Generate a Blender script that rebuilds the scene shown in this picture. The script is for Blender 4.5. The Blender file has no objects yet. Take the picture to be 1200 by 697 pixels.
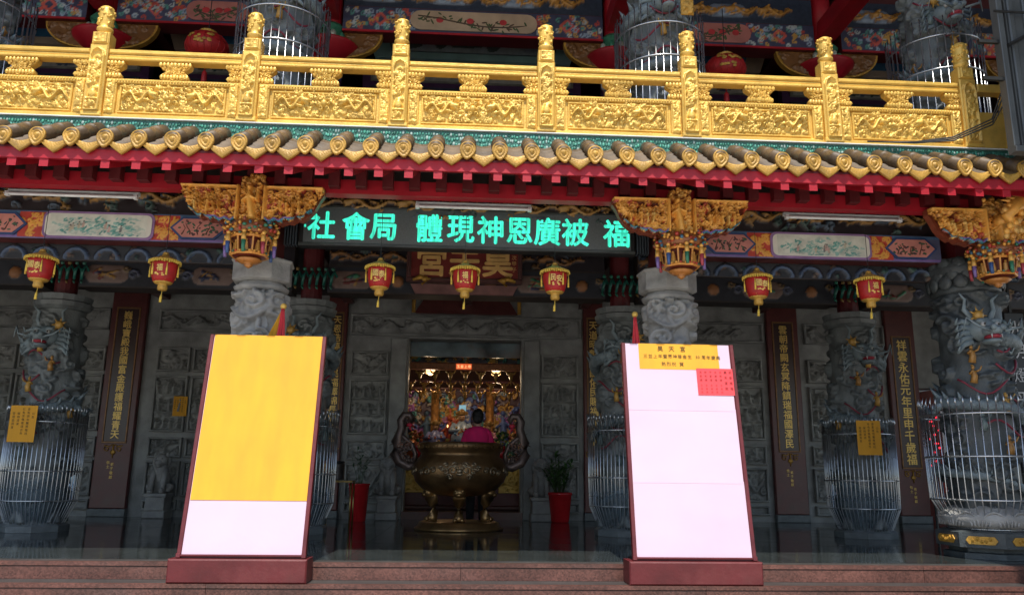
import bpy, math, random
import numpy as np
from mathutils import Matrix, Vector

S = bpy.context.scene
COL = S.collection
PI = math.pi
rnd = random.Random(7)

# ------------------------------------------------------------------ camera
cam_d = bpy.data.cameras.new('camera')
cam = bpy.data.objects.new('camera', cam_d)
COL.objects.link(cam)
_up = np.array([50., -4250., 940.]); _up /= np.linalg.norm(_up)
_rx = np.array([16950., 413., 940.]); _rx -= _up * (_rx @ _up); _rx /= np.linalg.norm(_rx)
_fw = np.cross(_up, _rx)
if _fw[2] < 0: _fw = -_fw
_R = np.stack([_rx, _fw, _up])
_m = Matrix.Identity(4)
for i in range(3):
    _m[i][0] = _R[i, 0]; _m[i][1] = -_R[i, 1]; _m[i][2] = -_R[i, 2]
_m[0][3], _m[1][3], _m[2][3] = 0.0, 0.0, 0.8
cam.matrix_world = _m
cam_d.sensor_width = 36.0
cam_d.lens = 940.0 / 1200.0 * 36.0
cam_d.clip_end = 2000.0
S.camera = cam

# ------------------------------------------------------------------ light
SUN_EL = math.radians(61)
SUN_AZ = math.radians(-3)       # sun stands almost straight behind the camera
world = bpy.data.worlds.new('World'); S.world = world
world.use_nodes = True
wn = world.node_tree
bg = wn.nodes['Background']
sky = wn.nodes.new('ShaderNodeTexSky')
sky.sky_type = 'NISHITA'; sky.sun_disc = False
sky.sun_elevation = SUN_EL
sky.sun_rotation = math.radians(180) + SUN_AZ * -1
wn.links.new(sky.outputs[0], bg.inputs[0])
bg.inputs[1].default_value = 0.14
sun_d = bpy.data.lights.new('sun', 'SUN'); sun_d.energy = 4.3
sun_d.angle = math.radians(0.53); sun_d.color = (1.0, 0.95, 0.86)
sun = bpy.data.objects.new('sun', sun_d); COL.objects.link(sun)
_dirn = Vector((-math.sin(SUN_AZ) * math.cos(SUN_EL), math.cos(SUN_AZ) * math.cos(SUN_EL), -math.sin(SUN_EL)))
sun.rotation_euler = _dirn.to_track_quat('-Z', 'Y').to_euler()
sun.location = (-6, -20, 40)
S.render.engine = 'CYCLES'
S.view_settings.view_transform = 'Standard'
S.view_settings.look = 'None'
S.view_settings.gamma = 1.0
S.view_settings.exposure = 0.42
S.view_settings.use_curve_mapping = False

# ------------------------------------------------------------------ materials
MATS = {}
def mat(name, col, rough=0.6, metal=0.0, var=0.25, scale=6.0, bump=0.0, bscale=40.0, spec=0.5,
        emit=None, estr=0.0, attr=False, dirt=None, dirt_amt=0.4, coat=0.0, orand=0.0, streak=0.0):
    if name in MATS: return MATS[name]
    m = bpy.data.materials.new(name); m.use_nodes = True
    nt = m.node_tree; b = nt.nodes['Principled BSDF']
    b.inputs['Roughness'].default_value = rough
    b.inputs['Metallic'].default_value = metal
    b.inputs['Specular IOR Level'].default_value = spec
    b.inputs['Coat Weight'].default_value = coat
    tc = nt.nodes.new('ShaderNodeTexCoord')
    nz = nt.nodes.new('ShaderNodeTexNoise'); nz.inputs['Scale'].default_value = scale
    nz.inputs['Detail'].default_value = 6.0
    vec = tc.outputs['Object']
    if orand:                                               # every piece gets its own grain and a slightly different tone
        oi = nt.nodes.new('ShaderNodeObjectInfo'); va = nt.nodes.new('ShaderNodeVectorMath'); va.operation = 'MULTIPLY_ADD'
        nt.links.new(oi.outputs['Random'], va.inputs[0]); va.inputs[1].default_value = (37.0, 53.0, 71.0)
        nt.links.new(tc.outputs['Object'], va.inputs[2]); vec = va.outputs[0]
    if streak:
        mp = nt.nodes.new('ShaderNodeMapping'); mp.inputs['Scale'].default_value = (1.0, 1.0, streak)
        nt.links.new(vec, mp.inputs['Vector']); vec = mp.outputs[0]
    nt.links.new(vec, nz.inputs['Vector'])
    rp = nt.nodes.new('ShaderNodeMapRange')
    rp.inputs['From Min'].default_value = 0.3; rp.inputs['From Max'].default_value = 0.7
    rp.inputs['To Min'].default_value = 1.0 - var; rp.inputs['To Max'].default_value = 1.0 + var * 0.6
    nt.links.new(nz.outputs[0], rp.inputs['Value'])
    mul = nt.nodes.new('ShaderNodeMix'); mul.data_type = 'RGBA'; mul.blend_type = 'MULTIPLY'
    mul.inputs[0].default_value = 1.0
    if attr:
        at = nt.nodes.new('ShaderNodeAttribute'); at.attribute_name = 'Col'
        nt.links.new(at.outputs['Color'], mul.inputs[6])
    else:
        mul.inputs[6].default_value = (*col, 1)
    nt.links.new(rp.outputs[0], mul.inputs[7])
    if orand:
        ro_ = nt.nodes.new('ShaderNodeMapRange'); ro_.inputs['To Min'].default_value = 1-orand; ro_.inputs['To Max'].default_value = 1+orand*.7
        nt.links.new(oi.outputs['Random'], ro_.inputs['Value'])
        mm = nt.nodes.new('ShaderNodeMath'); mm.operation = 'MULTIPLY'
        nt.links.new(ro_.outputs[0], mm.inputs[0]); nt.links.new(rp.outputs[0], mm.inputs[1]); nt.links.new(mm.outputs[0], mul.inputs[7])
    out = mul.outputs[2]
    if dirt:
        n2 = nt.nodes.new('ShaderNodeTexNoise'); n2.inputs['Scale'].default_value = scale * 0.37
        n2.inputs['Detail'].default_value = 9.0; n2.inputs['Roughness'].default_value = 0.7
        nt.links.new(vec, n2.inputs['Vector'])
        r2 = nt.nodes.new('ShaderNodeMapRange')
        r2.inputs['From Min'].default_value = 0.5; r2.inputs['From Max'].default_value = 0.75
        r2.inputs['To Max'].default_value = dirt_amt
        nt.links.new(n2.outputs[0], r2.inputs['Value'])
        mx = nt.nodes.new('ShaderNodeMix'); mx.data_type = 'RGBA'
        nt.links.new(r2.outputs[0], mx.inputs[0])
        nt.links.new(out, mx.inputs[6]); mx.inputs[7].default_value = (*dirt, 1)
        out = mx.outputs[2]
    nt.links.new(out, b.inputs['Base Color'])
    rr = nt.nodes.new('ShaderNodeMapRange')
    rr.inputs['To Min'].default_value = max(0.02, rough - 0.08); rr.inputs['To Max'].default_value = min(1, rough + 0.1)
    nt.links.new(nz.outputs[0], rr.inputs['Value']); nt.links.new(rr.outputs[0], b.inputs['Roughness'])
    if bump > 0:
        nb = nt.nodes.new('ShaderNodeTexNoise'); nb.inputs['Scale'].default_value = bscale
        nb.inputs['Detail'].default_value = 4.0
        nt.links.new(tc.outputs['Object'], nb.inputs['Vector'])
        bp = nt.nodes.new('ShaderNodeBump'); bp.inputs['Strength'].default_value = bump
        bp.inputs['Distance'].default_value = 0.02
        nt.links.new(nb.outputs[0], bp.inputs['Height']); nt.links.new(bp.outputs[0], b.inputs['Normal'])
    if emit:
        b.inputs['Emission Color'].default_value = (*emit, 1)
        b.inputs['Emission Strength'].default_value = estr
    MATS[name] = m
    return m

gold = mat('gold_paint', (0.76, 0.48, 0.10), 0.38, 0.28, 0.2, 5, 0.25, 60, dirt=(0.36, 0.21, 0.06), dirt_amt=0.5, orand=.08)
gold_dim = mat('old_gold', (0.55, 0.3, 0.05), 0.45, 0.35, 0.35, 9, 0.3, 50)
gold_leaf = mat('gold_leaf_lettering', (0.85, 0.58, 0.16), 0.35, 0.3, 0.15, 20)
tile_brown = mat('glazed_tile_brown', (0.115, 0.072, 0.034), 0.5, 0, 0.4, 5, 0.2, 30, spec=0.4, dirt=(0.07, 0.052, 0.038), dirt_amt=0.6, orand=.22)
tile_gold = mat('glazed_tile_gold', (0.47, 0.265, 0.045), 0.42, 0.1, 0.3, 9, 0.35, 70, dirt=(0.16, 0.11, 0.05), dirt_amt=0.65, orand=.16)
red_paint = mat('red_paint', (0.38, 0.006, 0.018), 0.5, 0, 0.25, 3, 0.1, 20, dirt=(0.2, 0.012, 0.022), dirt_amt=0.6)
maroon = mat('maroon_paint', (0.105, 0.011, 0.014), 0.42, 0, 0.25, 4, 0.1, 30, dirt=(0.27, 0.1, 0.09), dirt_amt=0.25)
maroon_wood = mat('maroon_wood', (0.11, 0.022, 0.02), 0.35, 0, 0.3, 5, 0.1, 30)
stone = mat('carved_grey_stone', (0.36, 0.355, 0.34), 0.6, 0, 0.35, 5, 0.35, 45, dirt=(0.12, 0.125, 0.12), dirt_amt=0.6)
stone_dark = mat('dark_green_grey_stone', (0.155, 0.172, 0.172), 0.45, 0, 0.35, 6, 0.3, 45, dirt=(0.05, 0.06, 0.065), dirt_amt=0.6)
stone_wall = mat('carved_wall_stone', (0.31, 0.315, 0.30), 0.5, 0, 0.4, 3, 0.3, 40, dirt=(0.13, 0.135, 0.13), dirt_amt=0.6, orand=.12)
scale_stone = mat('dragon_scale_stone', (0.20, 0.25, 0.27), 0.42, 0, 0.4, 12, 0.7, 55, dirt=(0.06, 0.08, 0.09), dirt_amt=0.5)
steel = mat('stainless_steel', (0.62, 0.64, 0.66), 0.28, 0.95, 0.15, 8)
bronze = mat('bronze', (0.38, 0.225, 0.09), 0.34, 0.8, 0.4, 5, 0.2, 30, dirt=(0.08, 0.055, 0.03), dirt_amt=0.7)
bronze_dark = mat('dark_bronze', (0.14, 0.10, 0.085), 0.4, 0.5, 0.4, 8, 0.2, 30)
painted = mat('painted_wood', (1, 1, 1), 0.5, 0, 0.22, 9, 0.1, 50, attr=True)
painted_gloss = mat('painted_lacquer', (1, 1, 1), 0.32, 0.12, 0.22, 14, 0.15, 60, attr=True)
dark_wood = mat('dark_wood', (0.035, 0.026, 0.024), 0.55, 0, 0.4, 5)
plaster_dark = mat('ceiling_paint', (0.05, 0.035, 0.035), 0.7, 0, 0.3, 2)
red_glaze = mat('red_glazed_pot', (0.55, 0.02, 0.025), 0.18, 0, 0.15, 6)
white_metal = mat('white_enamel', (0.72, 0.74, 0.74), 0.4, 0, 0.12, 8, dirt=(0.4, 0.4, 0.38), dirt_amt=0.3)
grey_metal = mat('grey_sheet_metal', (0.10, 0.11, 0.115), 0.5, 0.3, 0.2, 3, dirt=(0.09, 0.09, 0.09), dirt_amt=0.4)
black_metal = mat('black_metal', (0.02, 0.021, 0.022), 0.45, 0.2, 0.2, 6)
lantern_red = mat('lantern_red', (0.42, 0.014, 0.014), 0.5, 0, 0.2, 12)
lantern_gold = mat('lantern_gold', (0.58, 0.33, 0.06), 0.42, 0.3, 0.25, 30, 0.3, 80)
fringe_yellow = mat('yellow_fringe', (0.75, 0.52, 0.08), 0.8, 0, 0.3, 40)
paper_yellow = mat('yellow_paper', (0.73, 0.345, 0.022), 0.75, 0, 0.10, 7, 0.10, 9, streak=.12)
paper_white = mat('pale_pink_paper', (0.60, 0.455, 0.57), 0.8, 0, 0.05, 2, 0.08, 9, orand=.015)
paper_red = mat('red_paper', (0.78, 0.06, 0.075), 0.75, 0, 0.06, 4)
ink = mat('black_ink', (0.06, 0.035, 0.01), 0.7)
ink_red = mat('dark_red_ink', (0.25, 0.01, 0.01), 0.7)
leaf_m0 = mat('leaf_green', (0.05, 0.11, 0.025), 0.5, 0, 0.5, 20)
green_glaze = mat('green_mosaic', (0.05, 0.16, 0.12), 0.3, 0, 0.5, 60)
led_green = mat('lit_green_led', (0.02, 0.4, 0.3), 0.5, emit=(0.05, 0.78, 0.52), estr=0.95)
def _led_var():
    nt = led_green.node_tree; b = nt.nodes['Principled BSDF']; tc = nt.nodes.new('ShaderNodeTexCoord'); mp = nt.nodes.new('ShaderNodeMapping')
    mp.inputs['Scale'].default_value = (60, 60, 7); n = nt.nodes.new('ShaderNodeTexNoise'); n.inputs['Scale'].default_value = 1.0
    r = nt.nodes.new('ShaderNodeMapRange'); r.inputs['From Min'].default_value = .3; r.inputs['From Max'].default_value = .7; r.inputs['To Min'].default_value = .45; r.inputs['To Max'].default_value = 1.35
    nt.links.new(tc.outputs['Object'], mp.inputs[0]); nt.links.new(mp.outputs[0], n.inputs['Vector']); nt.links.new(n.outputs[0], r.inputs['Value']); nt.links.new(r.outputs[0], b.inputs['Emission Strength'])
_led_var()
led_red = mat('lit_red_led', (0.5, 0.02, 0.03), 0.5, emit=(1.0, 0.03, 0.06), estr=1.2)
lamp_white = mat('lit_white_lamp', (0.9, 0.9, 0.9), 0.5, emit=(0.85, 0.93, 1.0), estr=14)
lamp_warm = mat('lit_warm_lamp', (0.9, 0.6, 0.3), 0.5, emit=(1.0, 0.55, 0.2), estr=2.2)
skin_m = mat('skin', (0.45, 0.27, 0.19), 0.5)
hair_m = mat('black_hair', (0.012, 0.01, 0.01), 0.5, 0, 0.3, 60, 0.5, 120)
pink_cloth = mat('pink_cloth', (0.9, 0.02, 0.17), 0.85, 0, 0.1, 12)
dark_cloth = mat('dark_trousers', (0.02, 0.022, 0.03), 0.8)

def special_mats():
    # polished dark floor slabs
    m = mat('polished_floor', (0.042, 0.05, 0.049), 0.08, 0, 0.35, 2.2, 0.0, 5, 0.6, dirt=(0.05, 0.052, 0.05), dirt_amt=0.35)
    nt = m.node_tree; b = nt.nodes['Principled BSDF']
    for l in list(b.inputs['Roughness'].links): nt.links.remove(l)
    tc = nt.nodes.new('ShaderNodeTexCoord'); n = nt.nodes.new('ShaderNodeTexNoise'); n.inputs['Scale'].default_value = 1.5
    n.inputs['Detail'].default_value = 8
    nt.links.new(tc.outputs['Object'], n.inputs['Vector'])
    r = nt.nodes.new('ShaderNodeMapRange'); r.inputs['From Min'].default_value = 0.35; r.inputs['From Max'].default_value = 0.7
    r.inputs['To Min'].default_value = 0.06; r.inputs['To Max'].default_value = 0.17
    nt.links.new(n.outputs[0], r.inputs['Value']); nt.links.new(r.outputs[0], b.inputs['Roughness'])
    # speckled red granite
    g = mat('red_granite', (0.125, 0.052, 0.040), 0.4, 0, 0.4, 2, 0.1, 60, dirt=(0.075, 0.05, 0.045), dirt_amt=0.7, orand=.12)
    nt = g.node_tree; b = nt.nodes['Principled BSDF']
    src = b.inputs['Base Color'].links[0].from_socket
    tc = nt.nodes.new('ShaderNodeTexCoord'); v = nt.nodes.new('ShaderNodeTexVoronoi'); v.inputs['Scale'].default_value = 70
    nt.links.new(tc.outputs['Object'], v.inputs['Vector'])
    mx = nt.nodes.new('ShaderNodeMix'); mx.data_type = 'RGBA'; mx.blend_type = 'OVERLAY'; mx.inputs[0].default_value = 0.35
    nt.links.new(src, mx.inputs[6])
    sep = nt.nodes.new('ShaderNodeSeparateColor'); nt.links.new(v.outputs['Color'], sep.inputs[0])
    nt.links.new(sep.outputs[0], mx.inputs[7]); nt.links.new(mx.outputs[2], b.inputs['Base Color'])
    # plaza concrete
    mat('plaza_concrete', (0.50, 0.455, 0.395), 0.85, 0, 0.2, 0.7, 0.3, 12, dirt=(0.22, 0.21, 0.2), dirt_amt=0.5)
    # clear acrylic
    a = bpy.data.materials.new('clear_acrylic'); a.use_nodes = True; nt = a.node_tree
    for nn in list(nt.nodes): nt.nodes.remove(nn)
    o = nt.nodes.new('ShaderNodeOutputMaterial'); t = nt.nodes.new('ShaderNodeBsdfTransparent')
    t.inputs[0].default_value = (0.86, 0.9, 0.92, 1)
    gl = nt.nodes.new('ShaderNodeBsdfGlossy'); gl.inputs['Roughness'].default_value = 0.08
    df = nt.nodes.new('ShaderNodeBsdfDiffuse'); df.inputs[0].default_value = (0.45, 0.55, 0.62, 1)
    fr = nt.nodes.new('ShaderNodeFresnel'); fr.inputs[0].default_value = 1.4
    m1 = nt.nodes.new('ShaderNodeMixShader'); m2 = nt.nodes.new('ShaderNodeMixShader'); m2.inputs[0].default_value = 0.10
    nt.links.new(fr.outputs[0], m1.inputs[0]); nt.links.new(t.outputs[0], m1.inputs[1]); nt.links.new(gl.outputs[0], m1.inputs[2])
    nt.links.new(m1.outputs[0], m2.inputs[1]); nt.links.new(df.outputs[0], m2.inputs[2])
    nt.links.new(m2.outputs[0], o.inputs[0])
    MATS['clear_acrylic'] = a
special_mats()
floor_m = MATS['polished_floor']; granite = MATS['red_granite']; concrete = MATS['plaza_concrete']; acrylic = MATS['clear_acrylic']

# ------------------------------------------------------------------ mesh builder
class MB:
    def __init__(s): s.v = []; s.f = []; s.c = []; s.col = (0.5, 0.5, 0.5); s.used = False
    def C(s, c): s.col = c; s.used = True; return s
    def add(s, vs, fs):
        o = len(s.v); s.v += [tuple(p) for p in vs]; s.c += [s.col] * len(vs)
        s.f += [tuple(i + o for i in q) for q in fs]; return s
    def box(s, x0, x1, y0, y1, z0, z1):
        return s.add([(x0,y0,z0),(x1,y0,z0),(x1,y1,z0),(x0,y1,z0),(x0,y0,z1),(x1,y0,z1),(x1,y1,z1),(x0,y1,z1)],
                     [(0,3,2,1),(4,5,6,7),(0,1,5,4),(1,2,6,5),(2,3,7,6),(3,0,4,7)])
    def bbox(s, x0, x1, y0, y1, z0, z1, b=0.01):          # box whose front (-y) edges are chamfered
        vs = [(x0,y1,z0),(x1,y1,z0),(x1,y1,z1),(x0,y1,z1),(x0,y0+b,z0),(x1,y0+b,z0),(x1,y0+b,z1),(x0,y0+b,z1),
              (x0+b,y0,z0+b),(x1-b,y0,z0+b),(x1-b,y0,z1-b),(x0+b,y0,z1-b)]
        return s.add(vs, [(3,2,1,0),(0,1,5,4),(1,2,6,5),(2,3,7,6),(3,0,4,7),(4,5,9,8),(5,6,10,9),(6,7,11,10),(7,4,8,11),(8,9,10,11)])
    def tube(s, pts, r, n=8, cap=True):
        pts = [Vector(p) for p in pts]; k = len(pts)
        rs = r if isinstance(r, (list, tuple)) else [r] * k
        vs = []; ref = None
        for i, p in enumerate(pts):
            t = (pts[min(i+1, k-1)] - pts[max(i-1, 0)])
            t = t.normalized() if t.length > 1e-9 else Vector((0, 0, 1))
            if ref is None: ref = Vector((0, 0, 1)) if abs(t.z) < 0.9 else Vector((1, 0, 0))
            a = t.cross(ref)
            if a.length < 1e-4: a = t.cross(Vector((0.3, 1, 0.2)))
            a.normalize(); b = t.cross(a); ref = -b if False else ref
            for j in range(n):
                q = 2 * PI * j / n
                vs.append(p + a * (math.cos(q) * rs[i]) + b * (math.sin(q) * rs[i]))
        fs = []
        for i in range(k - 1):
            for j in range(n):
                fs.append((i*n+j, i*n+(j+1) % n, (i+1)*n+(j+1) % n, (i+1)*n+j))
        if cap: fs.append(tuple(range(n-1, -1, -1))); fs.append(tuple((k-1)*n+j for j in range(n)))
        return s.add(vs, fs)
    def lathe(s, prof, n=24, cx=0, cy=0, a0=0.0, close=True):
        vs = []; fs = []; k = len(prof)
        for (r, z) in prof:
            for j in range(n):
                q = a0 + 2 * PI * j / n
                vs.append((cx + r * math.cos(q), cy + r * math.sin(q), z))
        for i in range(k-1):
            for j in range(n):
                fs.append((i*n+j, i*n+(j+1) % n, (i+1)*n+(j+1) % n, (i+1)*n+j))
        if close: fs.append(tuple(range(n-1, -1, -1))); fs.append(tuple((k-1)*n+j for j in range(n)))
        return s.add(vs, fs)
    def blob(s, c, r, n=10, m=7, M=None):
        vs = []; fs = []
        rr = r if isinstance(r, (tuple, list)) else (r, r, r)
        for i in range(1, m):
            a = PI * i / m
            for j in range(n):
                q = 2 * PI * j / n
                vs.append(Vector((math.sin(a)*math.cos(q)*rr[0], math.sin(a)*math.sin(q)*rr[1], math.cos(a)*rr[2])))
        vs.append(Vector((0, 0, rr[2]))); vs.append(Vector((0, 0, -rr[2])))
        if M is not None: vs = [M @ v for v in vs]
        vs = [v + Vector(c) for v in vs]
        T = (m-1)*n; Bt = T + 1
        for i in range(m-2):
            for j in range(n):
                fs.append((i*n+j, (i+1)*n+j, (i+1)*n+(j+1) % n, i*n+(j+1) % n))
        for j in range(n):
            fs.append((T, j, (j+1) % n)); fs.append((Bt, (m-2)*n+(j+1) % n, (m-2)*n+j))
        return s.add(vs, fs)
    def prism(s, poly, y0, y1):                            # xz outline (counter-clockwise seen from -y), extruded along y
        k = len(poly)
        vs = [(x, y0, z) for x, z in poly] + [(x, y1, z) for x, z in poly]
        fs = [tuple(range(k)), tuple(range(2*k-1, k-1, -1))]
        for i in range(k): fs.append((i, i+k, (i+1) % k + k, (i+1) % k))
        return s.add(vs, fs)
    def cone(s, p, q, r, n=6): return s.tube([p, q], [r, 0.0015], n)
    def build(s, name, m, parent=None, smooth=False, kind=None, label=None, bevel=0.0):
        off = root_loc(parent)
        me = bpy.data.meshes.new(name)
        vs = [(x-off[0], y-off[1], z-off[2]) for x, y, z in s.v] if parent is not None else s.v
        me.from_pydata(vs, [], s.f)
        if s.used:
            at = me.color_attributes.new('Col', 'FLOAT_COLOR', 'POINT')
            at.data.foreach_set('color', [q for c in s.c for q in (c[0], c[1], c[2], 1.0)])
        if smooth: me.polygons.foreach_set('use_smooth', [True] * len(me.polygons))
        me.materials.append(m); me.update()
        o = bpy.data.objects.new(name, me); COL.objects.link(o)
        if parent is not None: o.parent = parent
        if kind: o['kind'] = kind
        if label: o['label'] = label
        if bevel > 0:
            b = o.modifiers.new('bevel', 'BEVEL'); b.width = bevel; b.segments = 1; b.limit_method = 'ANGLE'
        return o

def root_loc(p):
    if p is None: return (0, 0, 0)
    while p.parent is not None: p = p.parent
    return tuple(p.location)

def tag(o, label, cat, group=None):
    o['label'] = label; o['category'] = cat
    if group: o['group'] = group
    return o
def thing(name, label, cat, loc=(0, 0, 0), group=None):
    o = bpy.data.objects.new(name, None); COL.objects.link(o)
    o.location = loc; o.empty_display_size = 0.1
    return tag(o, label, cat, group)
def struct(o): o['kind'] = 'structure'; return o
def dup(root, loc, rotz=0.0, label=None, sx=1.0):
    def rec(o, par):
        c = o.copy(); COL.objects.link(c)
        if par is not None: c.parent = par
        for ch in list(o.children): rec(ch, c)
        return c
    r = rec(root, None)
    r.location = loc; r.rotation_euler = (0, 0, rotz); r.scale = (sx, 1, 1)
    if label: r['label'] = label
    return r
def share(o, parent, loc, rot=(0, 0, 0), sc=None):        # another child that shares o's mesh
    c = bpy.data.objects.new(o.name.split('.')[0], o.data); COL.objects.link(c)
    c.parent = parent; c.location = loc; c.rotation_euler = rot
    if sc: c.scale = sc
    return c

# ------------------------------------------------------------------ carved relief: strokes stamped into a height field
def spiral(cx, cz, R, turns=1.4, sg=1, a0=0.0, n=14):
    return [(cx + R*(1-0.88*i/n)*math.cos(a0+sg*2*PI*turns*i/n), cz + R*(1-0.88*i/n)*math.sin(a0+sg*2*PI*turns*i/n)) for i in range(n+1)]
def scrolls(w, h, n, R, seed, rad=0.3, amp=1.0, cols=None):
    q = random.Random(seed); out = []
    for i in range(n):
        x = q.uniform(0, w); z = q.uniform(0, h); r = R*q.uniform(0.6, 1.3)
        c = q.choice(cols) if cols else None
        out.append((spiral(x, z, r, q.uniform(0.8, 1.5), q.choice((-1, 1)), q.uniform(0, 6.3)), r*rad, r*rad*0.55, amp*q.uniform(0.5, 1.0), c))
        if q.random() < 0.6:
            a = q.uniform(0, 6.3); L = r*q.uniform(1.5, 3)
            out.append(([(x + L*t*math.cos(a+0.8*t), z + L*t*math.sin(a+0.8*t)) for t in (0, .25, .5, .75, 1)], r*rad, r*rad*0.3, amp*q.uniform(.4, .8), c))
    return out
def dragon(x0, x1, zc, A, r, seed, col=None, waves=2.2, amp=1.0):
    q = random.Random(seed); out = []; L = x1-x0; s = 1 if L > 0 else -1; n = 26
    body = [(x0 + L*i/n, zc + A*math.sin(2*PI*waves*i/n + 0.6)*(1-0.25*i/n)) for i in range(n+1)]
    out.append((body, r, r*0.35, amp, col))
    for i in range(2, n, 2):                                # back fins
        x, z = body[i]; out.append(([(x, z+r*0.6), (x - s*r*0.7, z+r*1.9)], r*0.45, r*0.1, amp*0.7, col))
    hx, hz = body[0]                                        # head
    out.append(([(hx+s*r*.2, hz), (hx-s*r*2.2, hz-r*0.3)], r*1.6, r*1.0, amp*1.15, col))
    out.append(([(hx, hz+r), (hx+s*r*1.5, hz+r*2.6), (hx+s*r*3, hz+r*2.8)], r*.5, r*.15, amp*.9, col))
    out.append(([(hx-s*r*2, hz+r*.5), (hx-s*r*3.6, hz+r*1.6), (hx-s*r*4, hz+r*.4)], r*.3, r*.15, amp*.8, col))
    out.append(([(hx-s*r*.5, hz-r*1.2), (hx-s*r*2.4, hz-r*1.9)], r*.7, r*.4, amp*.9, col))
    for k in (0.25, 0.6):                                   # legs and claws
        i = int(n*k); x, z = body[i]; dz = -1 if z > zc else 1
        ex, ez = x - s*r*2.4, z + dz*r*2.6
        out.append(([(x, z), (x + s*r*.8, z + dz*r*1.8), (ex, ez)], r*.7, r*.5, amp*.9, col))
        for a in (-.7, 0, .7):
            out.append(([(ex, ez), (ex - s*r*1.2*math.cos(a), ez + r*1.2*math.sin(a) + dz*r*.3)], r*.3, r*.1, amp*.8, col))
    return out
def figures(w, h, n, seed, cols=None, amp=1.0):
    q = random.Random(seed); out = []
    for i in range(n):
        x = w*(i+0.5)/n + q.uniform(-.15, .15)*w/n; H = h*q.uniform(.62, .85); z = h*0.06; b = min(w/n, h)*0.24
        c = q.choice(cols) if cols else None; d = q.uniform(-.12, .12)*H
        out.append(([(x, z), (x+d, z+H*.5)], b, b*.85, amp, c))
        out.append(([(x+d, z+H*.5), (x+d*1.2, z+H*.72)], b*.9, b*.5, amp, c))
        out.append(([(x+d*1.2, z+H*.86), (x+d*1.2, z+H*.88)], b*.62, b*.6, amp*1.15, c))
        out.append(([(x+d, z+H*.62), (x+d+b*1.5, z+H*.5), (x+d+b*1.7, z+H*.8)], b*.4, b*.25, amp*.9, c))
        out.append(([(x+d, z+H*.62), (x+d-b*1.5, z+H*.45)], b*.4, b*.3, amp*.9, c))
    return out
def flowers(w, h, n, seed, amp=1.0, cols=None):
    q = random.Random(seed); out = []
    out.append(([(0.05*w+0.9*w*t, h*(.5+.25*math.sin(5*t+seed))) for t in np.linspace(0, 1, 12)], h*.05, h*.03, amp*.6, None))
    for i in range(n):
        x = q.uniform(.08, .92)*w; z = q.uniform(.15, .85)*h; R = min(w, h)*q.uniform(.08, .15); c = q.choice(cols) if cols else None
        for k in range(5):
            a = 2*PI*k/5 + q.random(); out.append(([(x+R*.3*math.cos(a), z+R*.3*math.sin(a)), (x+R*math.cos(a), z+R*math.sin(a))], R*.45, R*.35, amp*.8, c))
        out.append(([(x, z), (x+.001, z)], R*.35, R*.3, amp, c))
    return out
def stamp(U, Z, strokes, base_col=None):
    H = np.zeros_like(U)
    Cc = np.zeros(U.shape + (3,)); Cc[...] = base_col if base_col is not None else (0.5, 0.5, 0.5)
    for pts, r0, r1, a, col in strokes:
        k = len(pts)
        xs = [p[0] for p in pts]; zs = [p[1] for p in pts]; rm = max(r0, r1)
        sel = (U > min(xs)-rm) & (U < max(xs)+rm) & (Z > min(zs)-rm) & (Z < max(zs)+rm)
        if not sel.any(): continue
        u = U[sel]; z = Z[sel]; best = np.zeros_like(u)
        for i in range(k-1):
            ax, az = pts[i]; bx, bz = pts[i+1]; dx, dz = bx-ax, bz-az; L2 = dx*dx+dz*dz+1e-12
            t = np.clip(((u-ax)*dx + (z-az)*dz)/L2, 0, 1)
            d2 = (u-ax-t*dx)**2 + (z-az-t*dz)**2
            r = r0 + (r1-r0)*(i+t)/(k-1)
            q2 = d2/(r*r+1e-12); best = np.maximum(best, np.sqrt(np.clip(1-q2*q2, 0, 1))*(1-.22*np.clip(q2, 0, 1)))
        h = best*a
        hs = H[sel]; win = h > hs
        H[sel] = np.where(win, h, hs)
        if col is not None:
            cc = Cc[sel]; cc[win & (best > 0.05)] = col; Cc[sel] = cc
    return H, Cc
def relief(name, x0, y0, z0, w, h, cell, strokes, depth, m, parent, base_col=None, mask=None, flat=False, label=None, side=None, smooth=True):
    """carved panel in the xz plane facing -y; side='x' puts it in the yz plane facing +x"""
    nx = max(2, int(w/cell)); nz = max(2, int(h/cell))
    us = np.linspace(0, w, nx+1); zs = np.linspace(0, h, nz+1)
    U, Z = np.meshgrid(us, zs)
    H, Cc = stamp(U, Z, strokes, base_col)
    if not flat:
        H[0, :] = 0; H[-1, :] = 0; H[:, 0] = 0; H[:, -1] = 0
    D = np.zeros_like(H) if flat else H*depth
    if side == 'x': P = np.stack([x0 + D, y0 + U, z0 + Z], -1)
    elif side == '-x': P = np.stack([x0 - D, y0 - U, z0 + Z], -1)
    else: P = np.stack([x0 + U, y0 - D, z0 + Z], -1)
    b = MB(); b.v = [tuple(p) for p in P.reshape(-1, 3)]
    if base_col is not None: b.used = True; b.c = [tuple(c) for c in Cc.reshape(-1, 3)]
    n1 = nx+1; fs = []
    for j in range(nz):
        for i in range(nx):
            if mask is not None and not mask(us[i]+w/nx/2, zs[j]+h/nz/2): continue
            fs.append((j*n1+i, j*n1+i+1, (j+1)*n1+i+1, (j+1)*n1+i))
    b.f = fs
    return b.build(name, m, parent, smooth=smooth and not flat, label=label)
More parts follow.
